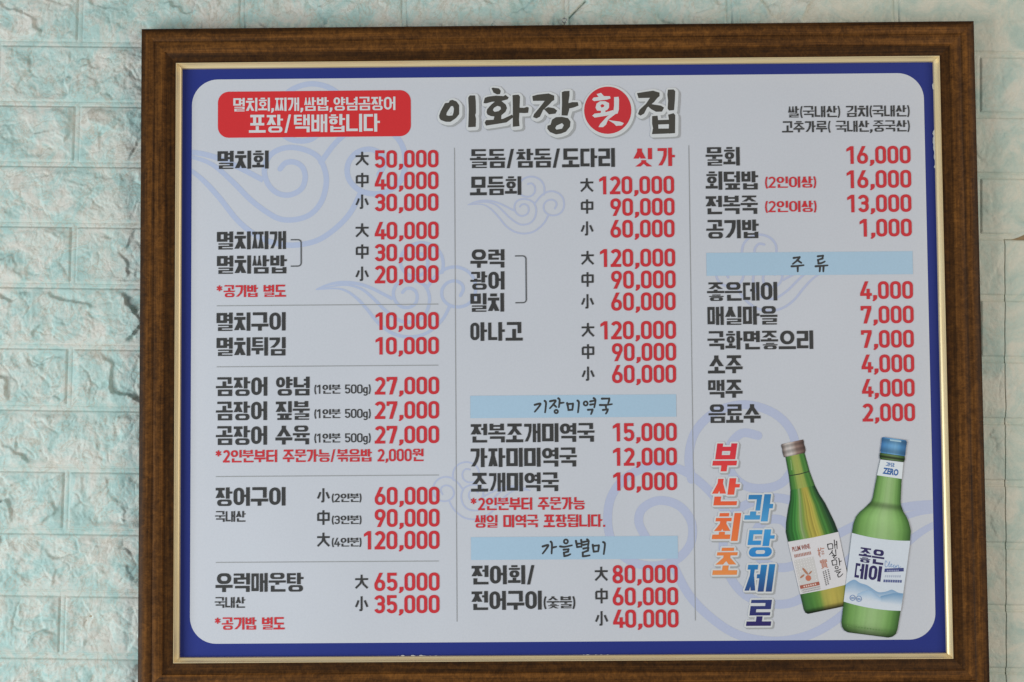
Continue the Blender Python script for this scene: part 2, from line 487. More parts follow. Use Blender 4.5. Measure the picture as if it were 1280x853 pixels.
# ------------------------------------------------------------------ print builder: shapes are unioned flat on the sheet
def pip(p, poly):
    x, y = p; inside = False; j = len(poly) - 1
    for i in range(len(poly)):
        xi, yi = poly[i]; xj, yj = poly[j]
        if (yi > y) != (yj > y) and x < (xj - xi) * (y - yi) / (yj - yi) + xi: inside = not inside
        j = i
    return inside
def union(prims):
    """prims: list of (outer, [holes]) -> verts, tris of their union"""
    V, E = [], []
    boxes = []
    for outer, holes in prims:
        for loop in [outer] + list(holes):
            n0 = len(V)
            V += [Vector(p) for p in loop]
            E += [(n0 + i, n0 + (i + 1) % len(loop)) for i in range(len(loop))]
        xs = [p[0] for p in outer]; ys = [p[1] for p in outer]
        boxes.append((min(xs), max(xs), min(ys), max(ys)))
    vo, _, fo, _, _, _ = delaunay_2d_cdt(V, E, [], 0, 1e-5)
    tris = []
    for f in fo:
        cx = sum(vo[i][0] for i in f) / 3; cy = sum(vo[i][1] for i in f) / 3
        for (outer, holes), b in zip(prims, boxes):
            if b[0] <= cx <= b[1] and b[2] <= cy <= b[3] and pip((cx, cy), outer) and not any(pip((cx, cy), h) for h in holes):
                tris.append(tuple(f)); break
    return [(v[0], v[1]) for v in vo], tris

class Print:
    """collects ink layers (in sheet millimetres) and links them as one mesh"""
    def __init__(s): s.v, s.f, s.m, s.mats, s.c = [], [], [], [], []
    def add(s, verts, faces, mat, lift, cols=None):
        n = len(s.v)
        s.v += [(x / 1000, Y_PRINT - lift, -y / 1000) for x, y in verts]
        s.c += cols if cols else [(1, 1, 1)] * len(verts)
        if mat not in s.mats: s.mats.append(mat)
        k = s.mats.index(mat)
        for f in faces:
            a, b, c = (verts[f[0]], verts[f[1]], verts[f[2]])
            ar = (b[0] - a[0]) * (c[1] - a[1]) - (b[1] - a[1]) * (c[0] - a[0])
            f = tuple(i + n for i in f)
            s.f.append(f[::-1] if ar > 0 else f)
            s.m.append(k)
        return s
    def prims(s, prims, mat, lift, colf=None):
        if not prims: return s
        v, f = union(prims)
        return s.add(v, f, mat, lift, [colf(p) for p in v] if colf else None)
    def build(s, name, label=None):
        o = mesh_obj(name, s.v, s.f, s.mats, s.m, None, s.c)
        o.parent = sheet
        o.matrix_parent_inverse = sheet.matrix_world.inverted()
        if label: o['label'] = label
        return o
def pxp(poly): return [uv(*p) for p in poly]

L_PANEL, L_CLOUD, L_BAND, L_TEXT = 0.0002, 0.00035, 0.0005, 0.0007

def rrect(x0, y0, x1, y1, r, n=10):
    pts = []
    for cx, cy, a0 in ((x1 - r, y0 + r, -90), (x1 - r, y1 - r, 0), (x0 + r, y1 - r, 90), (x0 + r, y0 + r, 180)):
        for k in range(n + 1):
            a = math.radians(a0 + 90 * k / n)
            pts.append((cx + r * math.cos(a), cy + r * math.sin(a)))
    return pts
def thick(pts, w, closed=False, disc=8, w1=None):
    """polyline with round joins -> prims"""
    out = []
    n = len(pts)
    seg = n if closed else n - 1
    def wid(i):
        return w if w1 is None else w + (w1 - w) * i / max(1, n - 1)
    for i in range(seg):
        (x0, y0), (x1, y1) = pts[i], pts[(i + 1) % n]
        d = math.hypot(x1 - x0, y1 - y0)
        if d < 1e-6: continue
        nx, ny = -(y1 - y0) / d / 2, (x1 - x0) / d / 2
        a, b = wid(i), wid((i + 1) % n)
        out.append(([(x0 + nx * a, y0 + ny * a), (x1 + nx * b, y1 + ny * b), (x1 - nx * b, y1 - ny * b), (x0 - nx * a, y0 - ny * a)], []))
    if disc:
        for i, (x, y) in enumerate(pts):
            r = wid(i) / 2
            out.append(([(x + r * math.cos(2 * math.pi * (k + .37) / disc), y + r * math.sin(2 * math.pi * (k + .37) / disc)) for k in range(disc)], []))
    return out
def ribbon(pts, w, closed=False):
    """polyline -> one mitred strip polygon (no round joins)"""
    n = len(pts); L, R = [], []
    for i in range(n):
        a = pts[max(0, i - 1)]; b = pts[min(n - 1, i + 1)]
        d = math.hypot(b[0] - a[0], b[1] - a[1]) or 1
        nx, ny = -(b[1] - a[1]) / d, (b[0] - a[0]) / d
        ww = w(i / (n - 1)) if callable(w) else w
        L.append((pts[i][0] + nx * ww / 2, pts[i][1] + ny * ww / 2)); R.append((pts[i][0] - nx * ww / 2, pts[i][1] - ny * ww / 2))
    return [([L[i], L[i + 1], R[i + 1], R[i]], []) for i in range(n - 1)]
def spline(pts, k=6):
    out = []
    n = len(pts)
    for i in range(n - 1):
        p0 = pts[max(0, i - 1)]; p1 = pts[i]; p2 = pts[i + 1]; p3 = pts[min(n - 1, i + 2)]
        for j in range(k):
            t = j / k
            out.append(tuple(0.5 * (2 * p1[q] + (p2[q] - p0[q]) * t + (2 * p0[q] - 5 * p1[q] + 4 * p2[q] - p3[q]) * t * t + (3 * p1[q] - p0[q] - 3 * p2[q] + p3[q]) * t ** 3) for q in (0, 1)))
    out.append(pts[-1])
    return out
def inflate(prims, d):
    out = list(prims)
    for o, hs in prims:
        for loop in [o] + list(hs): out += thick(loop, 2 * d, True, 8)
    return [(o, [] if hs and d > 0 else hs) if False else (o, hs) for o, hs in out]

# ---------------------------------------------------------------- blocky Hangul composer (em square, y down)
LEADS = 'ㄱㄲㄴㄷㄸㄹㅁㅂㅃㅅㅆㅇㅈㅉㅊㅋㅌㅍㅎ'
VOWELS = 'ㅏㅐㅑㅒㅓㅔㅕㅖㅗㅘㅙㅚㅛㅜㅝㅞㅟㅠㅡㅢㅣ'
TAILS = ['', 'ㄱ', 'ㄲ', 'ㄳ', 'ㄴ', 'ㄵ', 'ㄶ', 'ㄷ', 'ㄹ', 'ㄺ', 'ㄻ', 'ㄼ', 'ㄽ', 'ㄾ', 'ㄿ', 'ㅀ', 'ㅁ', 'ㅂ', 'ㅄ', 'ㅅ', 'ㅆ', 'ㅇ', 'ㅈ', 'ㅊ', 'ㅋ', 'ㅌ', 'ㅍ', 'ㅎ']
NH = {'ㄱ': 1, 'ㄴ': 1, 'ㄷ': 2, 'ㄹ': 3, 'ㅁ': 2, 'ㅂ': 2, 'ㅅ': 1, 'ㅇ': 2, 'ㅈ': 2, 'ㅊ': 3, 'ㅋ': 2, 'ㅌ': 3, 'ㅍ': 2, 'ㅎ': 4}
def R(x0, y0, x1, y1): return ([(x0, y0), (x1, y0), (x1, y1), (x0, y1)], [])
def ring(x0, y0, x1, y1, tv, th, rf=0.5):
    r = min(x1 - x0, y1 - y0) * rf
    ix0, iy0, ix1, iy1 = x0 + tv, y0 + th, x1 - tv, y1 - th
    if ix1 - ix0 < 0.02 or iy1 - iy0 < 0.02: return [(rrect(x0, y0, x1, y1, r * .98, 6), [])]
    ri = min(ix1 - ix0, iy1 - iy0) * min(rf, 0.5)
    return [(rrect(x0, y0, x1, y1, r * .98, 6), [rrect(ix0, iy0, ix1, iy1, ri * .98, 6)])]
def jamo(c, x0, y0, x1, y1, TV, TH, ctx=''):
    w, h = x1 - x0, y1 - y0
    if c in 'ㄲㅉㅆㅃㄸ':
        b = {'ㄲ': 'ㄱ', 'ㅉ': 'ㅈ', 'ㅆ': 'ㅅ', 'ㅃ': 'ㅂ', 'ㄸ': 'ㄷ'}[c]
        g = w * 0.05
        m = (x0 + x1) / 2
        t = TV * 0.78
        return jamo(b, x0, y0, m - g / 2, y1, t, TH, ctx) + jamo(b, m + g / 2, y0, x1, y1, t, TH, ctx)
    n = NH[c]
    th = min(TH, h * {1: .6, 2: .30, 3: .205, 4: .16}[n])
    tv = min(TV, w / 3 * 1.05)
    if c == 'ㄱ' or c == 'ㅋ':
        out = [R(x0, y0, x1, y0 + th)]
        if ctx == 'v' and h > 0.3:
            ym = y0 + h * 0.42
            xb = x0 + w * 0.06
            out += [R(x1 - tv, y0, x1, y0 + th * 1.2)]
            out += [([(x1 - tv, y0 + th * .9), (x1, y0 + th * .9), (x1 - tv * .08, ym), (x1 - tv * .55, y0 + h * .7), (xb + tv * 1.2, y1), (xb, y1), (x1 - tv * 1.6, y0 + h * .68), (x1 - tv * 1.1, ym)], [])]
        else:
            out += [R(x1 - tv, y0, x1, y1)]
        if c == 'ㅋ': out += [R(x0, y0 + h * .42, x1 - tv * .5, y0 + h * .42 + th)]
        return out
    if c == 'ㄴ': return [R(x0, y0, x0 + tv, y1), R(x0, y1 - th, x1, y1)]
    if c == 'ㄷ': return [R(x0, y0, x1, y0 + th), R(x0, y0, x0 + tv, y1), R(x0, y1 - th, x1, y1)]
    if c == 'ㅌ': return [R(x0, y0, x1, y0 + th), R(x0, y0, x0 + tv, y1), R(x0, y1 - th, x1, y1), R(x0, (y0 + y1 - th) / 2, x1 - tv * .1, (y0 + y1 + th) / 2)]
    if c == 'ㄹ':
        m = (y0 + y1) / 2
        return [R(x0, y0, x1, y0 + th), R(x1 - tv, y0, x1, m + th / 2), R(x0, m - th / 2, x1, m + th / 2), R(x0, m - th / 2, x0 + tv, y1), R(x0, y1 - th, x1, y1)]
    if c == 'ㅁ': return [([(x0, y0), (x1, y0), (x1, y1), (x0, y1)], [[(x0 + tv, y0 + th), (x1 - tv, y0 + th), (x1 - tv, y1 - th), (x0 + tv, y1 - th)]])]
    if c == 'ㅂ':
        th = min(th, h * .27); m = y0 + (h - 2 * th) * 0.45
        return [R(x0, y0, x0 + tv, y1), R(x1 - tv, y0, x1, y1), R(x0, m, x1, m + th), R(x0, y1 - th, x1, y1)]
    if c == 'ㅍ':
        a = w * .2
        return [R(x0, y0, x1, y0 + th), R(x0, y1 - th, x1, y1), R(x0 + a, y0, x0 + a + tv, y1), R(x1 - a - tv, y0, x1 - a, y1)]
    if c == 'ㅅ':
        xm = (x0 + x1) / 2
        a = tv * .58
        k = tv * 1.22
        return [([(xm - a, y0), (xm + a, y0), (xm + a * .9, y0 + h * .25), (x0 + k, y1), (x0 - .01, y1), (xm - a, y0 + h * .3)], []),
                ([(xm - a, y0), (xm + a, y0), (xm + a, y0 + h * .3), (x1 + .01, y1), (x1 - k, y1), (xm - a * .9, y0 + h * .25)], [])]
    if c == 'ㅇ': return ring(x0, y0, x1, y1, tv, th)
    if c == 'ㅈ':
        t2 = min(th, h * .3)
        return [R(x0, y0, x1, y0 + t2)] + jamo('ㅅ', x0, y0 + t2 * .8, x1, y1, tv, th)
    if c == 'ㅊ':
        t2 = min(th, h * .19); q = w * .2
        return [R(x0 + q, y0, x1 - q, y0 + t2)] + jamo('ㅈ', x0, y0 + t2 * 1.42, x1, y1, tv, t2)
    if c == 'ㅎ':
        t2 = min(th, h * .17); q = w * .22
        a = y0 + t2 * 1.4
        return [R(x0 + q, y0, x1 - q, y0 + t2), R(x0, a, x1, a + t2)] + ring(x0 + w * .06, a + t2 * 1.3, x1 - w * .06, y1, tv, min(t2, (y1 - a - t2 * 1.3) * .34))
    return []
def hangul(ch, TV=0.2, TH=0.155):
    k = ord(ch) - 0xAC00
    l, v, t = LEADS[k // 588], VOWELS[(k % 588) // 28], TAILS[k % 28]
    X0, X1 = 0.045, 0.955
    out = []
    yb = 0.61 if t else 1.0
    tick = 0.135
    if v in 'ㅏㅐㅑㅒㅓㅔㅕㅖㅣ':
        vw = {'ㅏ': TV + tick, 'ㅑ': TV + tick, 'ㅓ': TV + tick * .75, 'ㅕ': TV + tick * .75, 'ㅣ': TV, 'ㅐ': TV * 1.72 + .08, 'ㅔ': TV * 1.72 + .07 + tick * .6}.get(v)
        s = X1 - vw
        gap = (0.115 if t and v == 'ㅣ' else 0.07) if v in 'ㅏㅑㅣㅐ' else 0.015
        iy1 = 0.93 * yb + (0.03 if not t else 0)
        tvl = TV * (0.88 if v in 'ㅐㅔ' else 1)
        thv = TH * (1 if not t else .9)
        ctx = 'v' if not t or l == 'ㄱ' else ''
        out += jamo(l, X0, 0.02, s - gap, iy1, tvl, thv, 'v' if l in 'ㄱㅋ' else '')
        H_ = TH * (0.85 if not t else .72)
        def tk(a, b, f):
            y = yb * f
            out.append(R(a, y - H_ / 2, b, y + H_ / 2))
        if v in 'ㅏㅑ':
            out.append(R(s, 0, s + TV, yb))
            for f in ((0.46,) if v == 'ㅏ' else (0.30, 0.64)): tk(s + TV * .5, X1 + .02, f)
        elif v in 'ㅓㅕ':
            out.append(R(X1 - TV, 0, X1, yb))
            for f in ((0.46,) if v == 'ㅓ' else (0.28, 0.66)): tk(s - .02, X1 - TV * .5, f)
        elif v == 'ㅣ': out.append(R(s, 0, X1, yb))
        elif v == 'ㅐ':
            q = TV * .86
            out += [R(s, 0.02, s + q, yb), R(X1 - q, 0, X1, yb)]; tk(s + q * .5, X1 - q * .5, .46)
        elif v == 'ㅔ':
            q = TV * .86
            out += [R(X1 - q, 0, X1, yb), R(X1 - 2 * q - .07, 0.02, X1 - q - .07, yb)]; tk(s - .01, X1 - 1.5 * q - .07, .44)
    elif v in 'ㅗㅛㅜㅠㅡ':
        hb = min(TH * (1 if not t else .74), .17)
        if t: li, y_bar = (0.36, 0.465) if v in 'ㅗㅛ' else ((0.325, 0.40) if v in 'ㅜㅠ' else (0.41, 0.47))
        else: li, y_bar = (0.60, 1 - hb) if v in 'ㅗㅛ' else ((0.57, 0.62) if v in 'ㅜㅠ' else (0.74, 1 - hb))
        if l in 'ㅎㅊ' and not t: li += .02
        out += jamo(l, 0.10, 0.0, 0.90, li, TV, TH * (1 if not t else .78), 'h')
        out.append(R(0.02, y_bar, 0.98, y_bar + hb))
        if v == 'ㅗ': out.append(R(.5 - TV / 2, li + .035 if l not in 'ㄱㅋ' else li * .62, .5 + TV / 2, y_bar + hb / 2))
        if v == 'ㅛ':
            for x in (.33, .67): out.append(R(x - TV * .42, li + .03, x + TV * .42, y_bar + hb / 2))
        ye = 1.0 if not t else y_bar + hb + .11
        if v == 'ㅜ': out.append(R(.5 - TV / 2, y_bar, .5 + TV / 2, ye))
        if v == 'ㅠ':
            for x in (.33, .67): out.append(R(x - TV * .42, y_bar, x + TV * .42, ye))
    else:
        second = {'ㅘ': 'ㅏ', 'ㅙ': 'ㅐ', 'ㅚ': 'ㅣ', 'ㅝ': 'ㅓ', 'ㅟ': 'ㅣ', 'ㅢ': 'ㅣ'}[v]
        first = {'ㅘ': 'ㅗ', 'ㅚ': 'ㅗ', 'ㅝ': 'ㅜ', 'ㅟ': 'ㅜ', 'ㅢ': 'ㅡ', 'ㅙ': 'ㅗ'}[v]
        s = X1 - TV - (0.10 if second == 'ㅏ' else 0)
        e = s - .05
        hb = TH * (.92 if not t else .72)
        tv2 = TV * .9
        if first == 'ㅗ':
            li = 0.60 * yb if l not in 'ㅎㅊ' else 0.64 * yb; y_bar = 0.93 * yb - hb
        elif first == 'ㅜ': li = 0.52 * yb; y_bar = 0.58 * yb
        else: li = .66 * yb; y_bar = .93 * yb - hb
        out += jamo(l, X0 + .03, 0.0 if l not in 'ㄱ' else .02, e - .03, li, tv2, TH * (.95 if not t else .75), 'h')
        out.append(R(X0 - .02, y_bar, e + (0.02 if t else 0), y_bar + hb))
        cx = (X0 + e) / 2
        if first == 'ㅗ': out.append(R(cx - tv2 / 2, li + (.02 if l in 'ㅎㅇ' else .03), cx + tv2 / 2, y_bar + hb / 2))
        if first == 'ㅜ': out.append(R(cx - tv2 / 2, y_bar, cx + tv2 / 2, .93 * yb))
        out.append(R(s, 0, s + TV, yb))
        if second == 'ㅏ': out.append(R(s + TV * .5, yb * .44 - hb / 2, X1 + .02, yb * .44 + hb / 2))
        if second == 'ㅓ': out.append(R(e - .12, yb * .78 - hb / 2, s + TV * .5, yb * .78 + hb / 2))
    if t:
        if t == 'ㄱ': out += jamo(t, 0.12, 0.675, X1 - .01, 1.0, TV, TH * .85)
        elif t == 'ㄴ': out += jamo(t, 0.14, 0.675, X1, 1.0, TV, TH * .85)
        else: out += jamo(t, 0.13, 0.655, X1 - .01, 1.0, TV, TH)
    return out
def arc(cx, cy, rx, ry, a0, a1, n=8):
    return [(cx + rx * math.cos(math.radians(a0 + (a1 - a0) * k / n)), cy + ry * math.sin(math.radians(a0 + (a1 - a0) * k / n))) for k in range(n + 1)]
def digit(c, t=0.175):
    W = 0.58; h = t / 2
    rx = (W - t) / 2; cx = W / 2
    if c == '0': return ring(0, 0, W, 1, t, t * .95, 0.46)
    if c == '1': return [R(.24, 0, .24 + t, 1), ([(.24 + t * .6, 0), (.24, 0), (.03, .15), (.03, .31), (.24 + t * .5, .17)], [])]
    if c == '2': return ribbon(arc(cx, h + rx, rx, rx, 200, 360) + [(W - h, .36), (W - h - .04, .45)] + [(h + .04, .92)], t * 1.04) + [R(0.01, 1 - t * .95, W, 1)]
    if c == '3':
        r2 = .23
        return ribbon(arc(cx, h + rx, rx, rx, 195, 360, 9) + [(W - h, .33)] + arc(cx + .02, .36, rx - .02, .11, 0, 90, 4), t) + \
            ribbon(arc(cx + .02, .60, rx - .02, .12, -90, 0, 4) + [(W - h, .70)] + arc(cx, 1 - h - rx, rx, rx, 0, 165, 9), t) + [R(.19, .48 - t * .46, .36, .48 + t * .46)]
    if c == '4': return [R(.35, .42, .35 + t, 1), R(0, .66, .63, .66 + t * .92), ([(.27, 0), (.27 + t * 1.08, 0), (t * 1.12, .68), (0, .68)], [])]
    if c == '5': return [R(.04, 0, W - .03, t * .95), R(.04, 0, .04 + t * .95, .52)] + ribbon([(.07, .50)] + arc(cx, .42 + .2, rx, .2, -120, 0, 7) + [(W - h, .7)] + arc(cx, 1 - h - rx, rx, rx, 0, 165, 9), t)
    if c == '6': return ring(0, .37, W, 1, t, t * .95, 0.48) + [([(.27, 0), (.27 + t * 1.12, 0), (t * 1.02, .60), (0.0, .70), (.02, .56)], [])]
    if c == '7': return [R(0, 0, W, t * .95), ([(W - t * 1.12, t * .5), (W, t * .5), (W, t), (.14 + t * 1.08, 1), (.14, 1)], []), R(0, 0, t * .85, .26)]
    if c == '8': return ring(.025, 0, W - .025, .53, t * .96, t * .92, 0.48) + ring(0, .45, W, 1, t, t * .95, 0.48)
    if c == '9': return [([(W - a, 1 - b) for a, b in o], [[(W - a, 1 - b) for a, b in q] for q in hs]) for o, hs in digit('6', t)]
def glyph(ch, TV, TH, dt):
    """-> prims, advance"""
    if '가' <= ch <= '힣': return hangul(ch, TV, TH), 1.0
    if ch.isdigit(): return [([(x + .03, y) for x, y in o], [[(x + .03, y) for x, y in q] for q in hs]) for o, hs in digit(ch, dt)], 0.66 if ch != '1' else 0.60
    t = dt
    if ch == ',': return [([(.075, .80), (.10, .775), (.10 + t * .95, .775), (.125 + t * .95, .80), (.125 + t * .95, .95), (.10 + t * .75, 1.04), (.11, 1.13), (.03, 1.09), (.085, 1.0), (.075, .96)], [])], 0.32
    if ch == '.': return [R(.06, 1 - t, .06 + t, 1)], 0.3
    if ch == ' ': return [], 0.42
    if ch == '/': return [([(.30, 0), (.30 + TV * .8, 0), (.06 + TV * .8, 1.02), (.06, 1.02)], [])], 0.56
    if ch == '(': return ribbon(arc(.42, .53, .28, .66, 128, 232, 8), TV * .7), 0.30
    if ch == ')': return ribbon(arc(-.10, .53, .28, .66, -52, 52, 8), TV * .7), 0.30
    if ch == '*':
        out = []
        for a in (90, 30, -30):
            c, s = math.cos(math.radians(a)) * .25, math.sin(math.radians(a)) * .25
            out += thick([(.26 - c, .26 - s), (.26 + c, .26 + s)], .115, disc=0)
        return out, .60
    if ch == 'g':
        return ring(.02, .3, .5, .95, t, t * .9, .48) + [R(.5 - t, .3, .5, 1.0)] + ribbon([(.5 - t / 2, .95), (.5 - t / 2, 1.02)] + arc(.26, 1.02, .26 - t / 2, .17, 0, 150, 5), t * .9), 0.58
    return [], .4
def compose(s, TV=0.2, TH=0.155, dt=0.19):
    out, x = [], 0.0
    for ch in s:
        p, a = glyph(ch, TV, TH, dt)
        out.append([([(px + x, py) for px, py in o], [[(px + x, py) for px, py in q] for q in hs]) for o, hs in p])
        x += a
    xs = [p[0] for g in out for o, _ in g for p in o]
    return out, min(xs), max(xs)
def box_uv(x0, y0, x1, y1):
    ym, xm = (y0 + y1) / 2, (x0 + x1) / 2
    return uv(x0, ym)[0], uv(xm, y0)[1], uv(x1, ym)[0], uv(xm, y1)[1]
def run(P, s, bx, mat, lift=L_TEXT, TV=0.2, TH=0.155, dt=0.19, shear=0.0, jit=0.0):
    groups, a, b = compose(s, TV, TH, dt)
    u0, v0, u1, v1 = box_uv(*bx)
    sx = (u1 - u0) / (b - a); sy = v1 - v0
    def f(p):
        y = p[1] + (random.uniform(-jit, jit) if jit else 0)
        return (u0 + (p[0] - a + (random.uniform(-jit, jit) if jit else 0)) * sx + shear * (1 - y) * sy, v0 + y * sy)
    for g in groups:
        if g: P.prims([([f(p) for p in o], [[f(p) for p in q] for q in hs]) for o, hs in g], mat, lift)
    return P

# CJK / Latin letters set with the built-in font
def font_tris(s, bold=0.0, shear=0.0):
    c = bpy.data.curves.new('t', 'FONT'); c.body = s; c.offset = bold; c.shear = shear; c.resolution_u = 3
    o = bpy.data.objects.new('t', c); C.objects.link(o)
    dg = bpy.context.evaluated_depsgraph_get()
    me = bpy.data.meshes.new_from_object(o.evaluated_get(dg))
    me.calc_loop_triangles()
    v = [(q.co.x, -q.co.y) for q in me.vertices]
    f = [tuple(t.vertices) for t in me.loop_triangles]
    bpy.data.objects.remove(o); bpy.data.curves.remove(c); bpy.data.meshes.remove(me)
    return v, f
def font_run(P, s, bx, mat, lift=L_TEXT, bold=0.0, cols=None):
    v, f = font_tris(s, bold)
    xs = [p[0] for p in v]; ys = [p[1] for p in v]
    u0, v0, u1, v1 = box_uv(*bx)
    q = [(u0 + (x - min(xs)) / (max(xs) - min(xs)) * (u1 - u0), v0 + (y - min(ys)) / (max(ys) - min(ys)) * (v1 - v0)) for x, y in v]
    return P.add(q, f, mat, lift, [cols] * len(q) if cols else None)
def quad_map(tl, tr, br, bl):
    T = [uv(*p) for p in (tl, tr, br, bl)]
    def f(x, y):
        return tuple((1 - y) * ((1 - x) * T[0][k] + x * T[1][k]) + y * ((1 - x) * T[3][k] + x * T[2][k]) for k in (0, 1))
    return f

# ------------------------------------------------------------------ panel, clouds
a, b = uv(240.3, 200), uv(1157.5, 180); c_, d_ = uv(700, 95.3), uv(700, 803)
x0 = (uv(240.3, 200)[0] + uv(237, 760)[0]) / 2; x1 = (uv(1155.5, 150)[0] + uv(1168, 720)[0]) / 2
y0 = (uv(300, 98.7)[1] + uv(1110, 92.6)[1]) / 2; y1 = (uv(300, 803.6)[1] + uv(1110, 801)[1]) / 2
panel_poly = rrect(x0, y0, x1, y1, 33, 12)
PX = (x0, y0, x1, y1)
Print().prims([(panel_poly, [])], M['white'], L_PANEL).build('white_panel')

MOTIF = [
    ([(30, 440), (120, 404), (220, 387), (330, 392), (430, 420), (520, 462), (615, 512)], 1),
    ([(690, 462), (715, 435), (755, 432), (790, 455), (802, 500), (785, 550), (735, 577), (680, 570), (637, 530), (620, 470), (637, 412), (680, 378), (740, 366), (810, 380), (862, 412), (890, 470), (895, 530), (875, 605), (830, 660), (770, 685), (700, 687), (640, 660), (560, 600), (480, 520), (400, 450), (330, 418), (250, 405), (150, 417), (30, 440)], 2),
    ([(30, 440), (180, 432), (260, 450), (340, 505), (420, 590), (500, 690), (580, 755), (660, 790), (750, 801), (850, 782), (930, 732), (1000, 660), (1050, 565)], 1),
    ([(1130, 487), (1152, 440), (1140, 398), (1090, 374), (1030, 390), (992, 440), (995, 505), (1040, 555), (1110, 573), (1180, 556), (1228, 510), (1246, 445), (1238, 370), (1200, 312), (1140, 277), (1080, 268), (1010, 287), (935, 348), (872, 432)], 0),
    ([(790, 177), (840, 170), (878, 215), (876, 280), (832, 328), (770, 337), (712, 316), (676, 250), (686, 170), (740, 110), (830, 83), (920, 106), (980, 165), (1000, 240), (992, 310)], 0)]
def clip_panel(prims):
    """cut convex prims to the white panel (straight sides only)"""
    out = []
    for o, hs in prims:
        poly = o
        for ax, lim, sg in ((0, PX[0], 1), (0, PX[2], -1), (1, PX[1], 1), (1, PX[3], -1)):
            q = []
            for i in range(len(poly)):
                p0, p1 = poly[i], poly[(i + 1) % len(poly)]
                i0, i1 = (p0[ax] - lim) * sg >= 0, (p1[ax] - lim) * sg >= 0
                if i0: q.append(p0)
                if i0 != i1:
                    t = (lim - p0[ax]) / (p1[ax] - p0[ax])
                    q.append(tuple(p0[k] + (p1[k] - p0[k]) * t for k in (0, 1)))
            poly = q
            if len(poly) < 3: break
        if len(poly) >= 3: out.append((poly, []))
    return out
def cloud(ax, ay, s, mirror, wpx, mat, label):
    """ax, ay: photo position of motif point (830, 83)"""
    P = Print()
    prims = []
    for pts, taper in MOTIF:
        q = spline(pts, 5)
        q = [uv(ax + (x - 830) * s * (-1 if mirror else 1), ay + (y - 83) * s) for x, y in q]
        n = len(q)
        def wf(f, taper=taper):
            k = 1.0
            if taper == 1: k = min(1.0, .35 + f * 2.2)
            if taper == 2: k = min(1.0, .35 + (1 - f) * 3.5)
            return wpx * k
        prims += ribbon(q, wf)
        for e in (0, -1):
            if taper == 0 or (taper == 2 and e == 0):
                x, y = q[e]; prims.append(([(x + wpx / 2 * math.cos(k * math.pi / 5), y + wpx / 2 * math.sin(k * math.pi / 5)) for k in range(10)], []))
    P.prims(clip_panel(prims), mat, L_CLOUD)
    return P.build('cloud_motif', label)
cloud(389.5, 105, .281, False, 6.9, M['cloud'], 'large pale blue scroll cloud behind the first column')
cloud(526.2, 303.6, .1641, False, 4.1, M['cloud'], 'pale blue scroll cloud crossing the first column rule')
cloud(663.8, 221, .0992, False, 2.4, M['cloud_thin'], 'small scroll cloud beside the mixed sashimi line')
cloud(583.2, 577.8, .1, True, 2.2, M['cloud_thin'], 'small mirrored scroll cloud across the left column rule')
cloud(931, 506, .4117, True, 11.0, M['cloud_thin'], 'largest mirrored scroll cloud behind the printed bottles')
cloud(950, 293.5, .1326, True, 3.1, M['cloud_thin'], 'mirrored scroll cloud behind the drinks heading')

# ------------------------------------------------------------------ rules, bands, banner, brackets
def hline(x0, x1, y): 
    u0, v0, u1, v1 = box_uv(x0, y - .55, x1, y + .55)
    Print().prims([R(u0, v0, u1, v1)], M['line'], L_BAND).build('rule_line')
for x0_, x1_, y_ in ((271, 548, 381.5), (271, 548, 457.8), (270, 548.8, 595), (269.8, 548.5, 702.4)): hline(x0_, x1_, y_)
for xa, ya, xb, yb in ((569, 185, 570.4, 777.3), (861.8, 182, 868.3, 775.8)):
    pa, pb = uv(xa, ya), uv(xb, yb)
    m = (pa[0] + pb[0]) / 2
    Print().prims([R(m - .45, pa[1], m + .45, pb[1])], M['line'], L_BAND).build('column_rule')
for bx in ((588, 494, 845.3, 522), (588.8, 670.8, 847.3, 699.3), (883, 315.3, 1140.8, 344)):
    u0, v0, u1, v1 = box_uv(*bx)
    Print().prims([R(u0, v0, u1, v1)], M['band'], L_BAND).build('heading_band')
u0, v0, u1, v1 = box_uv(272.5, 114, 513.6, 171.6)
Print().prims([(rrect(u0, v0, u1, v1, 14, 8), [])], M['banner'], L_BAND).build('takeaway_banner')
def bracket(x0, y0, x1, y1):
    u0, v0, u1, v1 = box_uv(x0, y0, x1, y1)
    pts = [(u0, v0)] + [(u1 - 4 + 4 * math.cos(math.radians(t)), v0 + 4 + 4 * math.sin(math.radians(t))) for t in range(-90, 1, 18)]
    pts += [(u1 - 4 + 4 * math.cos(math.radians(t)), v1 - 4 + 4 * math.sin(math.radians(t))) for t in range(0, 91, 18)] + [(u0, v1)]
    Print().prims(ribbon(pts, 1.5), M['bracket'], L_TEXT).build('bracket')
bracket(363.5, 300, 376.5, 333)
bracket(644, 320.2, 657.6, 378.7)

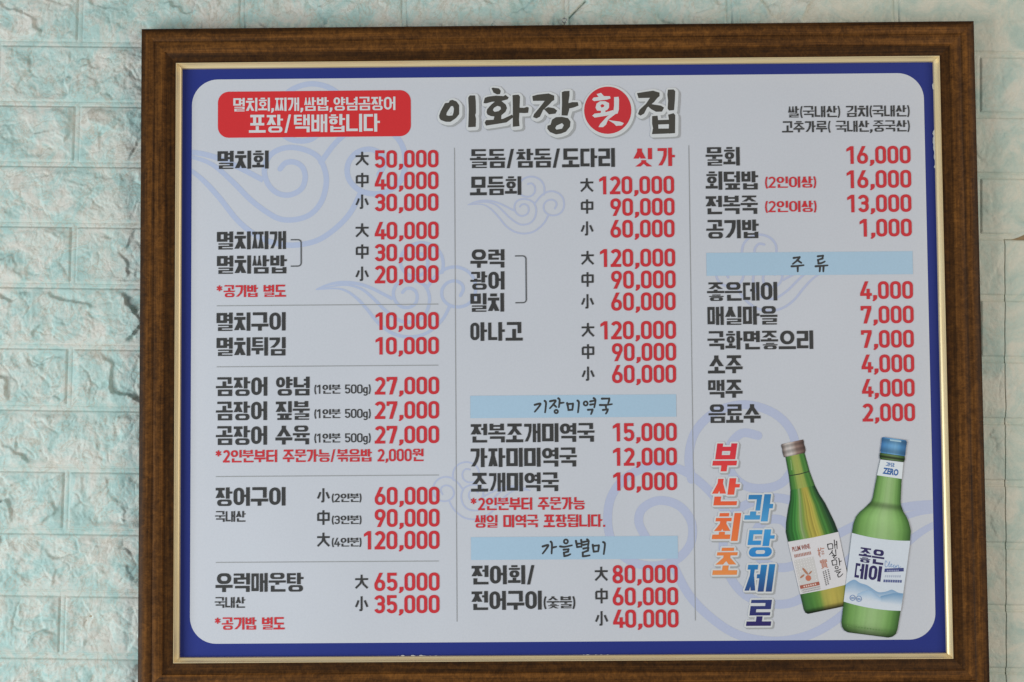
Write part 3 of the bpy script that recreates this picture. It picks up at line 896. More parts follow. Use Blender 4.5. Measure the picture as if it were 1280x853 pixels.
# ------------------------------------------------------------------ the lettering
def text(name, s, bx, mat='black', **k):
    P = Print(); run(P, s, bx, M[mat], **k); return P.build(name)
BIG = dict(TV=.205, TH=.158, dt=.172)
SMALL = dict(TV=.185, TH=.13, dt=.14)
NOTE = dict(TV=.185, TH=.150, dt=.165)
text('banner_lettering', '멸치회,찌개,쌈밥,양념곰장어', (291.8, 122, 494.3, 138.8), 'paper', TV=.175, TH=.14, dt=.16)
text('banner_lettering', '포장/택배합니다', (311.3, 143.2, 475, 165.6), 'paper', TV=.175, TH=.14)
DISH = [
    ('멸치회', 272, 188.8, 335.8, 211.4), ('멸치찌개', 271.3, 289.5, 357.5, 312), ('멸치쌈밥', 271.3, 319.6, 358.6, 342.4),
    ('멸치구이', 270.8, 390.8, 357, 413.8), ('멸치튀김', 270.8, 422, 357, 445),
    ('곰장어 양념', 270, 471.5, 387, 495), ('곰장어 짚불', 270, 502, 387, 525.4), ('곰장어 수육', 270, 532.6, 387, 556.2),
    ('장어구이', 269.5, 609.3, 356.8, 632.5), ('우럭매운탕', 269.5, 716.5, 379.3, 740),
    ('돌돔/참돔/도다리', 587.5, 186.2, 768.5, 209.8), ('모듬회', 587.5, 221, 651.5, 244.3),
    ('우럭', 588, 312, 630.5, 335), ('광어', 588, 339.6, 630.5, 362.4), ('밀치', 588, 366.8, 630, 390), ('아나고', 588, 403, 653.3, 426.3),
    ('전복조개미역국', 588.3, 529.5, 743, 553), ('가자미미역국', 588.3, 560, 720.8, 583.8), ('조개미역국', 588.8, 591, 698.3, 614.5),
    ('전어회/', 589.3, 706.8, 668, 730.6), ('전어구이', 589.3, 738.8, 677, 762.5),
    ('물회', 882, 184.3, 924.5, 207.5), ('회덮밥', 882, 214.5, 947.5, 237.5), ('전복죽', 882, 245, 947, 268), ('공기밥', 882.8, 275, 948.3, 298.3),
    ('좋은데이', 883.8, 353, 971.3, 376.2), ('매실마을', 884.3, 383.2, 971.5, 406.3), ('국화면좋으리', 884.3, 413.8, 1016.3, 437),
    ('소주', 884.8, 444.5, 928, 467), ('맥주', 885.3, 475, 928, 497.5), ('음료수', 885.6, 505.6, 950.6, 528.8)]
for s, *bx in DISH: text('dish_name', s, bx, 'black', **BIG)
PRICE = [
    ('50,000', 468.5, 188, 548, 210), ('40,000', 468.5, 215, 548, 237.3), ('30,000', 468.5, 242.3, 548, 264.3),
    ('40,000', 468.5, 277.5, 548.2, 299.5), ('30,000', 468.5, 305, 548.2, 326.8), ('20,000', 468.5, 332, 548.2, 354.3),
    ('10,000', 469.5, 390.5, 548.5, 412.5), ('10,000', 469.5, 421.5, 548.5, 443.3),
    ('27,000', 468.5, 471.3, 548.8, 493.3), ('27,000', 468.5, 501.8, 548.8, 523.8), ('27,000', 468.5, 532.5, 548.8, 554.5),
    ('60,000', 468.5, 608.8, 549.3, 631.3), ('90,000', 468.5, 636.3, 549.3, 658.8), ('120,000', 455, 663.8, 549.3, 686.8),
    ('65,000', 468, 716, 549.3, 738.8), ('35,000', 468, 744, 549.3, 766.8),
    ('120,000', 749, 220.5, 842.5, 243), ('90,000', 763, 248, 843, 270), ('60,000', 763, 275, 843, 297.3),
    ('120,000', 750, 311.3, 843.8, 333.8), ('90,000', 764, 338.5, 844.3, 361), ('60,000', 764, 365.8, 844.3, 388.5),
    ('120,000', 750.5, 401.5, 844.8, 424.3), ('90,000', 765, 429, 845, 451.5), ('60,000', 765, 456.3, 845, 479),
    ('15,000', 766, 529, 845.8, 551.8), ('12,000', 766.3, 559.8, 846, 582.3), ('10,000', 766.5, 590.5, 846.3, 613.3),
    ('80,000', 765.5, 706.3, 847, 729.3), ('60,000', 765.8, 734.3, 847.5, 757), ('40,000', 766.3, 762, 848, 784.8),
    ('16,000', 1058, 182.8, 1138, 205), ('16,000', 1058.3, 213, 1138.8, 235.3), ('13,000', 1059, 243.5, 1139, 265.5), ('1,000', 1074.5, 273.8, 1139.5, 296),
    ('4,000', 1075, 351.8, 1141, 374), ('7,000', 1075.8, 382.5, 1141.8, 404.5), ('7,000', 1076.3, 412.8, 1142, 435),
    ('4,000', 1076.8, 443.3, 1142.5, 465.8), ('4,000', 1077.3, 473.8, 1143, 496.3), ('2,000', 1078, 504.5, 1143.5, 527)]
for s, *bx in PRICE: text('price', s, bx, 'red', **BIG)
text('price', '싯', (791.8, 185.5, 815, 208.5), 'red', **BIG)
text('price', '가', (822, 185, 843.5, 208), 'red', **BIG)
SIZES = [
    ('大', 444, 189.5, 461.3, 207.5), ('中', 444.5, 216.5, 461, 234.5), ('小', 444, 243, 461.2, 261.3),
    ('大', 444, 279, 461.3, 297), ('中', 444.5, 305.8, 461, 323.8), ('小', 444, 333, 461.2, 351.3),
    ('小', 396, 610, 412.5, 628), ('中', 396.3, 638, 412.3, 656.3), ('大', 396, 665.5, 412.6, 683.8),
    ('大', 443.5, 718, 460.5, 736.3), ('小', 443.5, 745, 460.5, 763.8),
    ('大', 725, 222.5, 742, 240.5), ('中', 725.8, 249.5, 741.8, 267.5), ('小', 725.5, 276.5, 742, 294.5),
    ('大', 726, 313.5, 742.7, 331.5), ('中', 726.5, 340.5, 742.3, 358.8), ('小', 726, 367.5, 742.6, 385.8),
    ('大', 726.5, 403.5, 743.2, 421.5), ('中', 727, 430.5, 743, 449), ('小', 726.7, 458, 743.3, 476),
    ('大', 743, 708, 760, 726.5), ('中', 743.8, 735.5, 759.8, 754.5), ('小', 743.5, 763.5, 760.3, 782)]
SIZE_STROKES = {
    '大': (((.03, .335), (.97, .335)), ((.5, .03), (.5, .34), (.42, .62), (.07, .95)), ((.53, .40), (.64, .68), (.94, .95))),
    '中': (((.5, .0), (.5, 1.0)), ((.09, .22), (.91, .22), (.91, .67), (.09, .67), (.09, .22))),
    '小': (((.5, .03), (.5, .9), (.47, .95), (.34, .95)), ((.27, .3), (.20, .5), (.08, .74)), ((.73, .3), (.81, .48), (.93, .74)))}
for s, *bx in SIZES:
    u0, v0, u1, v1 = box_uv(*bx)
    prims = []
    for st in SIZE_STROKES[s]:
        q = [(u0 + x * (u1 - u0), v0 + y * (v1 - v0)) for x, y in st]
        prims += thick(q, 2.35, disc=0)
        for x, y in q[1:-1]: prims.append(([(x - 1.1, y - 1.1), (x + 1.1, y - 1.1), (x + 1.1, y + 1.1), (x - 1.1, y + 1.1)], []))
    Print().prims(prims, M['black'], L_TEXT).build('size_mark')
text('note', '*공기밥 별도', (270.8, 356.5, 357.5, 371.6), 'red', **NOTE)
text('note', '*공기밥 별도', (268.5, 771.8, 355.8, 787.2), 'red', **NOTE)
for y0_, y1_ in ((481, 492.3), (511.6, 522.8), (542, 553.3)): text('note', '(1인분 500g)', (393, y0_, 463.3, y1_), 'black', **SMALL)
text('note', '*2인분부터 주문가능/볶음밥 2,000원', (269.5, 562, 529.3, 577.6), 'red', **NOTE)
text('note', '국내산', (269, 639, 307, 652.5), 'black', TV=.17, TH=.14)
text('note', '국내산', (268.5, 746.5, 306.5, 760), 'black', TV=.17, TH=.14)
text('note', '(2인분)', (414.8, 617.2, 451.8, 627.8), 'black', **SMALL)
text('note', '(3인분)', (414.8, 644.7, 451.8, 655.3), 'black', **SMALL)
text('note', '(4인분)', (414.8, 672.4, 451.8, 683.4), 'black', **SMALL)
text('note', '*2인분부터 주문가능', (588.3, 622, 730.8, 637.6), 'red', **NOTE)
text('note', '생일 미역국 포장됩니다.', (593.3, 643.5, 756.3, 659.3), 'red', **NOTE)
text('note', '(숯불)', (679.5, 745.6, 719, 760.6), 'black', **NOTE)
text('note', '쌀(국내산) 김치(국내산)', (985, 132.5, 1136.8, 146.6), 'black', TV=.165, TH=.138, dt=.15)
text('note', '고추가루( 국내산,중국산)', (977.5, 151.3, 1137, 165.3), 'black', TV=.165, TH=.138, dt=.15)
text('note', '(2인이상)', (956.3, 221, 1020, 235), 'red', **SMALL)
text('note', '(2인이상)', (956.3, 251.4, 1020.5, 265.4), 'red', **SMALL)
def hand(ox, oy, sc, strokes, rings=()):
    P = Print(); prims = []
    for st in strokes:
        q = [uv(ox + x / sc, oy + y / sc) for x, y in spline(list(st), 4)]
        prims += thick(q, 2.8, disc=8, w1=2.1)
    for cx, cy, rx, ry in rings:
        q = [uv(ox + (cx + rx * math.cos(2 * math.pi * k / 20)) / sc, oy + (cy + ry * math.sin(2 * math.pi * k / 20)) / sc) for k in range(20)]
        prims += thick(q, 2.3, True, 8)
    P.prims(prims, M['black'], L_TEXT)
    return P.build('heading_letter')
for st, rg in (
    ((((98, 190), (180, 172), (150, 228), (98, 290)), ((242, 132), (262, 165), (248, 300))), ()),
    ((((320, 138), (400, 126), (372, 178), (318, 240)), ((368, 182), (412, 222)), ((440, 95), (460, 122), (448, 225)), ((458, 165), (518, 158))), ((410, 287, 24, 24),)),
    ((((568, 165), (580, 215), (588, 268)), ((572, 180), (650, 172)), ((652, 172), (650, 220), (644, 265)), ((588, 264), (642, 262)), ((720, 128), (740, 160), (726, 300))), ()),
    ((((955, 92), (980, 125), (963, 228)), ((905, 140), (968, 128)), ((905, 187), (968, 178)), ((872, 262), (938, 258)), ((938, 258), (930, 290), (916, 325))), ((838, 170, 28, 30),)),
    ((((1075, 100), (1180, 98)), ((1180, 98), (1178, 130), (1165, 168)), ((1045, 192), (1130, 192), (1220, 180)), ((1130, 192), (1135, 240)), ((1090, 264), (1158, 256)), ((1158, 256), (1152, 285), (1132, 318))), ())):
    hand(660, 490, 11.636, st, rg)
for st, rg in (
    ((((112, 206), (205, 182), (170, 250), (112, 325)), ((248, 125), (268, 165), (262, 325)), ((275, 225), (342, 210))), ()),
    ((((405, 205), (480, 212), (605, 186)), ((465, 260), (545, 252)), ((545, 252), (540, 290)), ((540, 292), (470, 310)), ((470, 310), (475, 365)), ((475, 367), (530, 358), (578, 335))), ((503, 122, 33, 34),)),
    ((((672, 112), (682, 165), (692, 220)), ((760, 97), (768, 150), (765, 215)), ((685, 162), (760, 155)), ((692, 215), (762, 208)), ((860, 87), (886, 118), (874, 215)), ((797, 130), (868, 118)), ((797, 180), (868, 165)), ((797, 242), (880, 226)), ((880, 226), (874, 275)), ((874, 275), (787, 308)), ((787, 308), (788, 368)), ((788, 370), (845, 366), (903, 355))), ()),
    ((((955, 178), (962, 235), (972, 295)), ((957, 197), (1052, 187)), ((1056, 187), (1054, 235), (1045, 290)), ((972, 292), (1042, 288)), ((1130, 132), (1160, 165), (1140, 335))), ())):
    hand(670, 668, 13.474, st, rg)
for st in (
    (((235, 212), (380, 192)), ((380, 192), (330, 265), (215, 360)), ((322, 265), (425, 335)), ((185, 417), (300, 412), (480, 390)), ((335, 417), (335, 545))),
    (((830, 172), (955, 156)), ((955, 156), (945, 225)), ((945, 225), (835, 260)), ((835, 260), (845, 345)), ((845, 348), (920, 338), (1000, 300)), ((775, 417), (1070, 395)), ((885, 420), (875, 545)), ((970, 415), (965, 545)))):
    hand(980, 312, 19.69, st)

# brush-written shop title, traced stroke by stroke
def Z(dx, pts): return [uv(540 + (x + dx) / 8, 95 + y / 8) for x, y in pts]
def z1(*p): return (Z(0, p), [])
def z2(*p): return (Z(1280, p), [])
TITLE = [
    (Z(0, [(72, 400), (85, 360), (130, 275), (168, 270), (178, 248), (205, 242), (245, 258), (272, 295), (272, 385), (240, 425), (185, 462), (140, 462), (90, 445), (75, 425)]),
     [Z(0, [(143, 395), (148, 370), (190, 305), (210, 305), (220, 330), (215, 370), (205, 398), (165, 402)])]),
    z1((362, 220), (378, 198), (432, 198), (438, 260), (440, 370), (432, 395), (440, 430), (438, 512), (362, 516), (365, 450), (368, 340)),
    z1((595, 125), (610, 120), (670, 128), (688, 152), (680, 185), (650, 188), (615, 170)),
    z1((515, 275), (528, 222), (560, 210), (640, 200), (715, 205), (735, 192), (768, 220), (755, 238), (690, 255), (600, 262), (540, 278)),
    (Z(0, [(545, 365), (552, 335), (590, 292), (640, 250), (690, 250), (738, 290), (750, 325), (735, 362), (690, 400), (640, 410), (590, 405), (555, 390)]),
     [Z(0, [(608, 345), (620, 322), (655, 302), (685, 312), (690, 335), (665, 355), (625, 362)])]),
    z1((628, 395), (695, 388), (690, 455), (612, 455)),
    z1((527, 470), (540, 445), (620, 440), (710, 432), (800, 390), (815, 415), (745, 468), (660, 482), (540, 500)),
    z1((805, 195), (865, 190), (880, 210), (875, 350), (870, 440), (875, 505), (808, 512), (808, 300)),
    z1((865, 320), (920, 322), (950, 312), (968, 320), (962, 372), (920, 375), (865, 372)),
    z1((1002, 205), (1055, 190), (1165, 178), (1222, 200), (1222, 245), (1190, 262), (1140, 252), (1010, 253)),
    z1((1140, 235), (1218, 235), (1180, 280), (1110, 345), (1080, 410), (1045, 428), (1010, 415), (1020, 385), (1075, 320)),
    z1((1120, 335), (1160, 315), (1220, 325), (1252, 350), (1235, 380), (1170, 388)),
    z2((18, 165), (40, 155), (95, 152), (95, 200), (85, 260), (92, 340), (75, 400), (15, 398), (20, 280)),
    z2((80, 277), (120, 265), (178, 265), (185, 300), (140, 318), (82, 332)),
    (Z(0, [(1152, 530), (1155, 500), (1185, 490), (1200, 440), (1240, 415), (1300, 412), (1360, 425), (1385, 460), (1380, 510), (1340, 560), (1290, 580), (1240, 588), (1180, 565)]),
     [Z(0, [(1232, 525), (1245, 500), (1300, 475), (1318, 495), (1300, 530), (1245, 540)])]),
    z2((768, 175), (860, 160), (930, 150), (995, 170), (995, 205), (960, 235), (905, 222), (785, 225)),
    z2((905, 212), (988, 203), (940, 265), (870, 320), (840, 380), (805, 400), (778, 385), (795, 340), (860, 280)),
    z2((880, 308), (915, 285), (1010, 300), (1040, 320), (1020, 360), (960, 362), (910, 335)),
    z2((1078, 140), (1135, 138), (1152, 155), (1148, 250), (1140, 345), (1090, 350), (1075, 330), (1080, 250), (1072, 190)),
    z2((920, 405), (975, 400), (980, 440), (985, 580), (918, 585), (930, 530), (920, 480)),
    z2((1080, 390), (1135, 375), (1152, 395), (1150, 575), (1085, 580), (1090, 450)),
    z2((965, 445), (1095, 440), (1095, 485), (965, 490)),
    z2((928, 530), (1145, 528), (1148, 572), (1060, 580), (918, 585))]
RED = [
    z2((365, 185), (410, 172), (430, 195), (445, 212), (390, 218)),
    z2((320, 240), (335, 220), (440, 205), (500, 206), (505, 228), (470, 240), (340, 255)),
    (Z(1280, [(355, 320), (365, 280), (400, 256), (450, 256), (490, 275), (490, 320), (470, 345), (420, 352), (370, 350)]), [Z(1280, [(402, 300), (420, 284), (443, 295), (438, 313), (415, 320)])]),
    z2((412, 340), (455, 340), (452, 380), (405, 382)),
    z2((322, 400), (345, 380), (440, 370), (530, 345), (545, 375), (470, 400), (345, 420)),
    z2((540, 215), (585, 212), (590, 240), (588, 340), (575, 380), (530, 385), (540, 300)),
    z2((535, 360), (560, 380), (480, 440), (460, 490), (430, 515), (385, 515), (400, 485), (450, 430), (480, 400)),
    z2((475, 440), (520, 450), (600, 460), (638, 475), (620, 498), (560, 502), (540, 480))]
def circ(cx, cy, r, n=48): return ([uv(540 + (cx + 1280 + r * math.cos(2 * math.pi * k / n)) / 8, 95 + (cy + r * math.sin(2 * math.pi * k / n)) / 8) for k in range(n)], [])
def moved(pr, dx, dy): return [([(x + dx, y + dy) for x, y in o], [[(x + dx, y + dy) for x, y in q] for q in hs]) for o, hs in pr]
for k, (i0, i1) in enumerate(((0, 2), (2, 9), (9, 15), (15, len(TITLE)))):
    P = Print()
    fat = inflate(TITLE[i0:i1], 3.4)
    P.prims(moved(fat, 3.2, 3.0), M['grey'], L_TEXT + .00003 * k)
    P.prims(moved(fat, .8, 1.0), M['paper'], L_TEXT + .00015 + .00003 * k)
    P.prims(TITLE[i0:i1], M['title'], L_TEXT + .0003)
    P.build('title_letter')
P = Print()
P.prims([circ(497, 367, 262)], M['grey'], L_TEXT + .00002)
P.prims([circ(484, 354, 262)], M['paper'], L_TEXT + .00015)
P.prims([circ(477, 346, 236)], M['red'], L_TEXT + .0003)
P.prims(RED, M['paper'], L_TEXT + .0004)
P.build('title_roundel')

# slanted slogan with colour running down it
def lerp_stops(stops, v):
    for (a, ca), (b, cb) in zip(stops, stops[1:]):
        if v <= b:
            t = max(0, (v - a) / (b - a))
            return tuple(x + (y - x) * t for x, y in zip(ca, cb))
    return stops[-1][1]
WARM = [(554, (190, 46, 62)), (598, (204, 66, 60)), (632, (214, 90, 56)), (676, (218, 112, 62)), (719, (226, 130, 74))]
COOL = [(618, (46, 112, 166)), (652, (72, 142, 192)), (662, (62, 140, 194)), (696, (44, 118, 182)), (706, (40, 116, 172)), (740, (44, 66, 118)), (750, (46, 58, 112)), (783, (44, 36, 90))]
def slogan(ch, bx, stops):
    prims = hangul(ch, .235, .175)
    xs = [p[0] for o, _ in prims for p in o]; a, b = min(xs), max(xs)
    u0, v0, u1, v1 = box_uv(*bx)
    sh = .15 * (v1 - v0)
    sx = (u1 - u0 - sh) / (b - a)
    def f(p): return (u0 + (p[0] - a) * sx + sh * (1 - p[1]), v0 + p[1] * (v1 - v0))
    pr = [([f(p) for p in o], [[f(p) for p in q] for q in hs]) for o, hs in prims]
    fat = inflate(pr, 2.2)
    P = Print()
    P.prims(moved(fat, 1.7, 1.9), M['grey'], L_TEXT)
    P.prims(fat, M['paper'], L_TEXT + .0001)
    ky = (bx[3] - bx[1]) / (v1 - v0)
    P.prims(pr, M['rgb'], L_TEXT + .0003, lambda p: ink(*lerp_stops(stops, bx[1] + (p[1] - v0) * ky)))
    return P.build('slogan_letter')
for ch, bx in (('부', (889, 554.5, 924.3, 589.4)), ('산', (887.6, 598, 926, 631.8)), ('최', (889, 641.5, 926.6, 676.4)), ('초', (889.9, 684.8, 925.5, 718.7))): slogan(ch, bx, WARM)
for ch, bx in (('과', (929.5, 618, 968.3, 652)), ('당', (932, 662, 969.5, 696)), ('제', (930, 705.4, 969.2, 739.7)), ('로', (932, 749.9, 967.7, 782.4))): slogan(ch, bx, COOL)

# ------------------------------------------------------------------ the two printed bottles
def strip(P, rows, stops, lift, vgain=None, streak=0.0, nu=26, sub=3, seed=1):
    r = random.Random(seed)
    rn = [r.uniform(-1, 1) for _ in range(nu + 1)]
    pts, cols, faces = [], [], []
    full = []
    for (la, ra), (lb, rb) in zip(rows, rows[1:]):
        for k in range(sub):
            t = k / sub
            full.append(tuple(tuple(a[q] + (b[q] - a[q]) * t for q in (0, 1)) for a, b in ((la, lb), (ra, rb))))
    full.append(rows[-1])
    for i, (l, rr) in enumerate(full):
        f = i / (len(full) - 1)
        g = vgain(f) if vgain else 1.0
        for j in range(nu + 1):
            q = j / nu
            sag = 1.6 * 4 * q * (1 - q) * (-.0)
            pts.append(uv(l[0] + (rr[0] - l[0]) * q, l[1] + (rr[1] - l[1]) * q + sag))
            c = lerp_stops(stops, q)
            s = 1 + streak * rn[j] * min(1, 4 * f)
            cols.append(ink(*[max(0, min(255, x * g * s)) for x in c]))
    n = nu + 1
    for i in range(len(full) - 1):
        for j in range(nu):
            a = i * n + j
            faces += [(a, a + 1, a + n), (a + 1, a + n + 1, a + n)]
    P.add(pts, faces, M['rgb'], lift, cols)
def cprim(P, prims, rgb, lift): P.prims(prims, M['rgb'], lift, lambda p: ink(*rgb))

LB = L_TEXT
# plum bottle, leaning left
B1_rows = [((981.6, 571.2), (1005.6, 566.3)), ((985.8, 594.9), (1011.9, 589.2)), ((988, 613), (1018.5, 607)), ((987.3, 625), (1024, 618)),
           ((984.8, 637), (1031, 628.5)), ((982.4, 653), (1037.7, 642)), ((982, 665), (1043, 653)), ((984.7, 677.5), (1047.7, 665)),
           ((1000, 743), (1062.5, 730)), ((1004.5, 762), (1066, 749)), ((1006.5, 766), (1065, 754)), ((1010, 767.5), (1060, 757))]
B1_stops = [(0, (38, 62, 42)), (.05, (44, 92, 50)), (.14, (58, 124, 60)), (.22, (74, 134, 66)), (.30, (136, 160, 82)), (.36, (150, 164, 110)), (.42, (138, 146, 70)), (.52, (176, 164, 72)), (.62, (184, 170, 76)), (.70, (152, 154, 66)), (.78, (78, 126, 58)), (.86, (62, 112, 54)), (.93, (40, 78, 46)), (1, (30, 50, 38))]
P = Print()
B1_neck = [(0, (40, 70, 40)), (.08, (62, 112, 56)), (.2, (84, 132, 62)), (.34, (140, 156, 84)), (.5, (150, 158, 84)), (.66, (136, 152, 78)), (.76, (66, 118, 54)), (.88, (78, 126, 62)), (1, (40, 70, 40))]
B1_foot = [(0, (40, 66, 42)), (.06, (58, 100, 52)), (.2, (70, 116, 56)), (.36, (92, 128, 60)), (.44, (150, 148, 74)), (.62, (166, 152, 76)), (.84, (150, 142, 70)), (.95, (84, 110, 50)), (1, (46, 70, 38))]
B1_body = [(0, (30, 54, 38)), (.05, (40, 86, 46)), (.13, (52, 118, 54)), (.22, (66, 128, 62)), (.28, (96, 140, 72)), (.33, (150, 166, 124)), (.38, (104, 134, 66)), (.46, (156, 152, 72)), (.56, (172, 158, 74)), (.64, (166, 156, 74)), (.70, (122, 138, 62)), (.76, (60, 108, 50)), (.85, (66, 116, 56)), (.93, (34, 66, 42)), (1, (24, 42, 34))]
strip(P, B1_rows[:3], B1_neck, LB, lambda f: .95, .05, 30, 4, 3)
strip(P, B1_rows[2:8], B1_body, LB, lambda f: .93, .15, 44, 4, 3)
mid = ((1000, 743), (1062.5, 730))
strip(P, [B1_rows[7], mid], B1_body, LB, None, .05, 30, 3, 3)
strip(P, [mid] + B1_rows[9:], B1_foot, LB, lambda f: 1.0 if f < .30 else max(.30, 1 - (f - .30) * 1.5), .05, 30, 4, 3)
cap_stops = [(0, (84, 74, 72)), (.12, (150, 140, 138)), (.25, (176, 170, 170)), (.45, (170, 160, 158)), (.62, (132, 112, 106)), (.85, (98, 78, 74)), (1, (70, 56, 54))]
cap_rows = [((977, 555.3), (1003.6, 549.6)), ((976.2, 557.5), (1004.6, 551.5)), ((977.6, 561.5), (1004.8, 555.5)), ((977.8, 565), (1006, 558.5)), ((979, 569.5), (1006.9, 563)), ((980, 571.8), (1006, 566.3))]
strip(P, cap_rows, cap_stops, LB + .0001, lambda f: .95 + .13 * math.sin(f * 17), .05, 16, 3, 9)
cprim(P, thick([uv(985.9, 595), uv(1000, 592.6), uv(1011.9, 589.3)], 1.2, disc=0), (48, 62, 44), LB + .0001)
cprim(P, thick([uv(988.3, 575), uv(989.5, 588)], 1.2, disc=0), (120, 150, 100), LB + .0001)
lab = quad_map((984.7, 677.5), (1047.7, 665), (1061.5, 730), (1000, 743))
cprim(P, [([lab(0, 0), lab(.25, .005), lab(.5, .012), lab(.75, .006), lab(1, 0), lab(1, 1), lab(.75, 1.006), lab(.5, 1.012), lab(.25, 1.006), lab(0, 1)], [])], (196, 194, 200), LB + .0002)
cprim(P, [([lab(.03, .36), lab(.42, .36), lab(.42, .97), lab(.03, .97)], [])], (184, 182, 184), LB + .0003)
for i in range(9):
    for j in range(7):
        x, y = .05 + j * .055, .38 + i * .052
        if .62 < y < .84 and .08 < x < .38: continue
        q = .014
        cprim(P, [([lab(x - q, y), lab(x, y - q), lab(x + q, y), lab(x, y + q)], [])], (202, 200, 203), LB + .0004)
def label_font(P, s, m, x0, y0, x1, y1, rgb, lift, bold=0.0):
    v, f = font_tris(s, bold)
    xs = [p[0] for p in v]; ys = [p[1] for p in v]
    q = [m(x0 + (x - min(xs)) / (max(xs) - min(xs)) * (x1 - x0), y0 + (y - min(ys)) / (max(ys) - min(ys)) * (y1 - y0)) for x, y in v]
    P.add(q, f, M['rgb'], lift, [ink(*rgb)] * len(q))
def label_hangul(P, s, m, x0, y0, x1, y1, rgb, lift, TV, TH, jit=0.0, shear=0.0):
    groups, a, b = compose(s, TV, TH, .2)
    for g in groups:
        def f(p):
            x = p[0] + random.uniform(-jit, jit); y = p[1] + random.uniform(-jit, jit)
            return m(x0 + (x - a) / (b - a) * (x1 - x0) + shear * (1 - y), y0 + y * (y1 - y0))
        cprim(P, [([f(p) for p in o], [[f(p) for p in q] for q in hs]) for o, hs in g], rgb, lift)
BROWN = (146, 88, 78)
label_font(P, 'PLUM WINE', lab, .05, .11, .40, .20, BROWN, LB + .0004, .02)
label_font(P, 'SINCE MAISIL', lab, .06, .25, .40, .32, BROWN, LB + .0004, .02) if False else None
# unreadable second line: a row of short marks
for k in range(11): cprim(P, [([lab(.06 + k * .031, .255), lab(.078 + k * .031, .255), lab(.078 + k * .031, .315), lab(.06 + k * .031, .315)], [])], (160, 112, 102), LB + .0004)
def blob(m, cx, cy, rx, ry, rot=0, n=14):
    return ([m(cx + rx * math.cos(t) * math.cos(rot) - ry * math.sin(t) * math.sin(rot), cy + rx * math.cos(t) * math.sin(rot) + ry * math.sin(t) * math.cos(rot)) for t in [2 * math.pi * k / n for k in range(n)]], [])
cprim(P, [blob(lab, .23, .735, .055, .055)], (178, 104, 82), LB + .0005)
cprim(P, [blob(lab, .20, .60, .022, .085, -.5), blob(lab, .12, .68, .018, .055, 1.1), blob(lab, .29, .645, .014, .045, 1.0)], (160, 112, 90), LB + .0005)
cprim(P, [([lab(.03, .84), lab(.42, .84), lab(.42, .905), lab(.03, .905)], [])], (150, 84, 72), LB + .0005)
for k in range(6): cprim(P, [([lab(.10 + k * .045, .858), lab(.128 + k * .045, .858), lab(.128 + k * .045, .888), lab(.10 + k * .045, .888)], [])], (200, 180, 174), LB + .0006)
for k in range(12):
    for yy in (.925, .965): cprim(P, [([lab(.06 + k * .03, yy), lab(.08 + k * .03, yy), lab(.08 + k * .03, yy + .02), lab(.06 + k * .03, yy + .02)], [])], (158, 156, 160), LB + .0006)
label_font(P, '梅', lab, .52, .22, .665, .40, (170, 120, 106), LB + .0004, .01)
label_font(P, '實', lab, .52, .44, .665, .62, (170, 120, 106), LB + .0004, .01)
for k in range(8):
    for j, x in enumerate((.535, .58, .635)):
        if j == 2 and k > 5: continue
        cprim(P, [([lab(x, .67 + k * .035 - j * .01), lab(x + .022, .67 + k * .035 - j * .01), lab(x + .022, .692 + k * .035 - j * .01), lab(x, .692 + k * .035 - j * .01)], [])], (90, 88, 90), LB + .0005)
for st in (((438, 207), (440, 230), (447, 252)), ((447, 250), (482, 246)), ((440, 209), (478, 204), (482, 246)), ((495, 172), (497, 200), (501, 243)), ((498, 214), (516, 210)), ((515, 182), (519, 247)),
           ((478, 262), (470, 280), (453, 296)), ((473, 276), (494, 300)), ((506, 254), (509, 292)), ((478, 306), (511, 300)), ((511, 300), (488, 318)), ((488, 318), (498, 327), (518, 322)),
           ((474, 347), (478, 368), (482, 386)), ((482, 386), (517, 381)), ((476, 348), (511, 341), (517, 381)), ((533, 328), (538, 350), (541, 388)), ((540, 356), (557, 350)),
           ((500, 437), (525, 431), (552, 419)), ((514, 447), (546, 441)), ((546, 441), (524, 466)), ((524, 466), (530, 487), (548, 480), (568, 459))):
    q = [uv(970 + x / 6.82, 650 + y / 6.82) for x, y in spline(list(st), 3)]
    cprim(P, thick(q, 1.25, disc=6, w1=.85), (52, 50, 52), LB + .0004)
q = [uv(970 + (515 + 13 * math.cos(k * math.pi / 7)) / 6.82, 650 + (406 + 12 * math.sin(k * math.pi / 7)) / 6.82) for k in range(14)]
cprim(P, thick(q, .9, True, 6), (52, 50, 52), LB + .0004)
P.build('printed_bottle', 'green plum liquor bottle with brown cap leaning left')

# clear green bottle, leaning right
B2_rows = [((1099.6, 566), (1130.6, 570.5)), ((1099, 569.5), (1130.8, 574)), ((1099.2, 572.5), (1130, 577)), ((1100.2, 574.5), (1128.7, 578)), ((1095.8, 594.2), (1126.7, 598.8)), ((1090.5, 622), (1125.4, 627.5)), ((1088.5, 627), (1126, 632)), ((1081, 634.5), (1129, 640)), ((1074, 640.5), (1133, 646.5)), ((1069.6, 646), (1136, 654)), ((1066.3, 655), (1138.3, 664)),
           ((1064.6, 665.8), (1137.2, 675.7)), ((1054.4, 752), (1125.4, 763.5)), ((1051.4, 777), (1121.5, 786.5)), ((1052.2, 783.5), (1119.5, 792.5)), ((1055, 788), (1115, 796)), ((1060, 790.5), (1110, 797))]
B2_stops = [(0, (50, 84, 46)), (.04, (70, 108, 56)), (.12, (100, 142, 76)), (.28, (126, 166, 102)), (.5, (148, 180, 126)), (.68, (136, 172, 112)), (.84, (104, 146, 80)), (.95, (70, 110, 54)), (1, (54, 84, 44))]
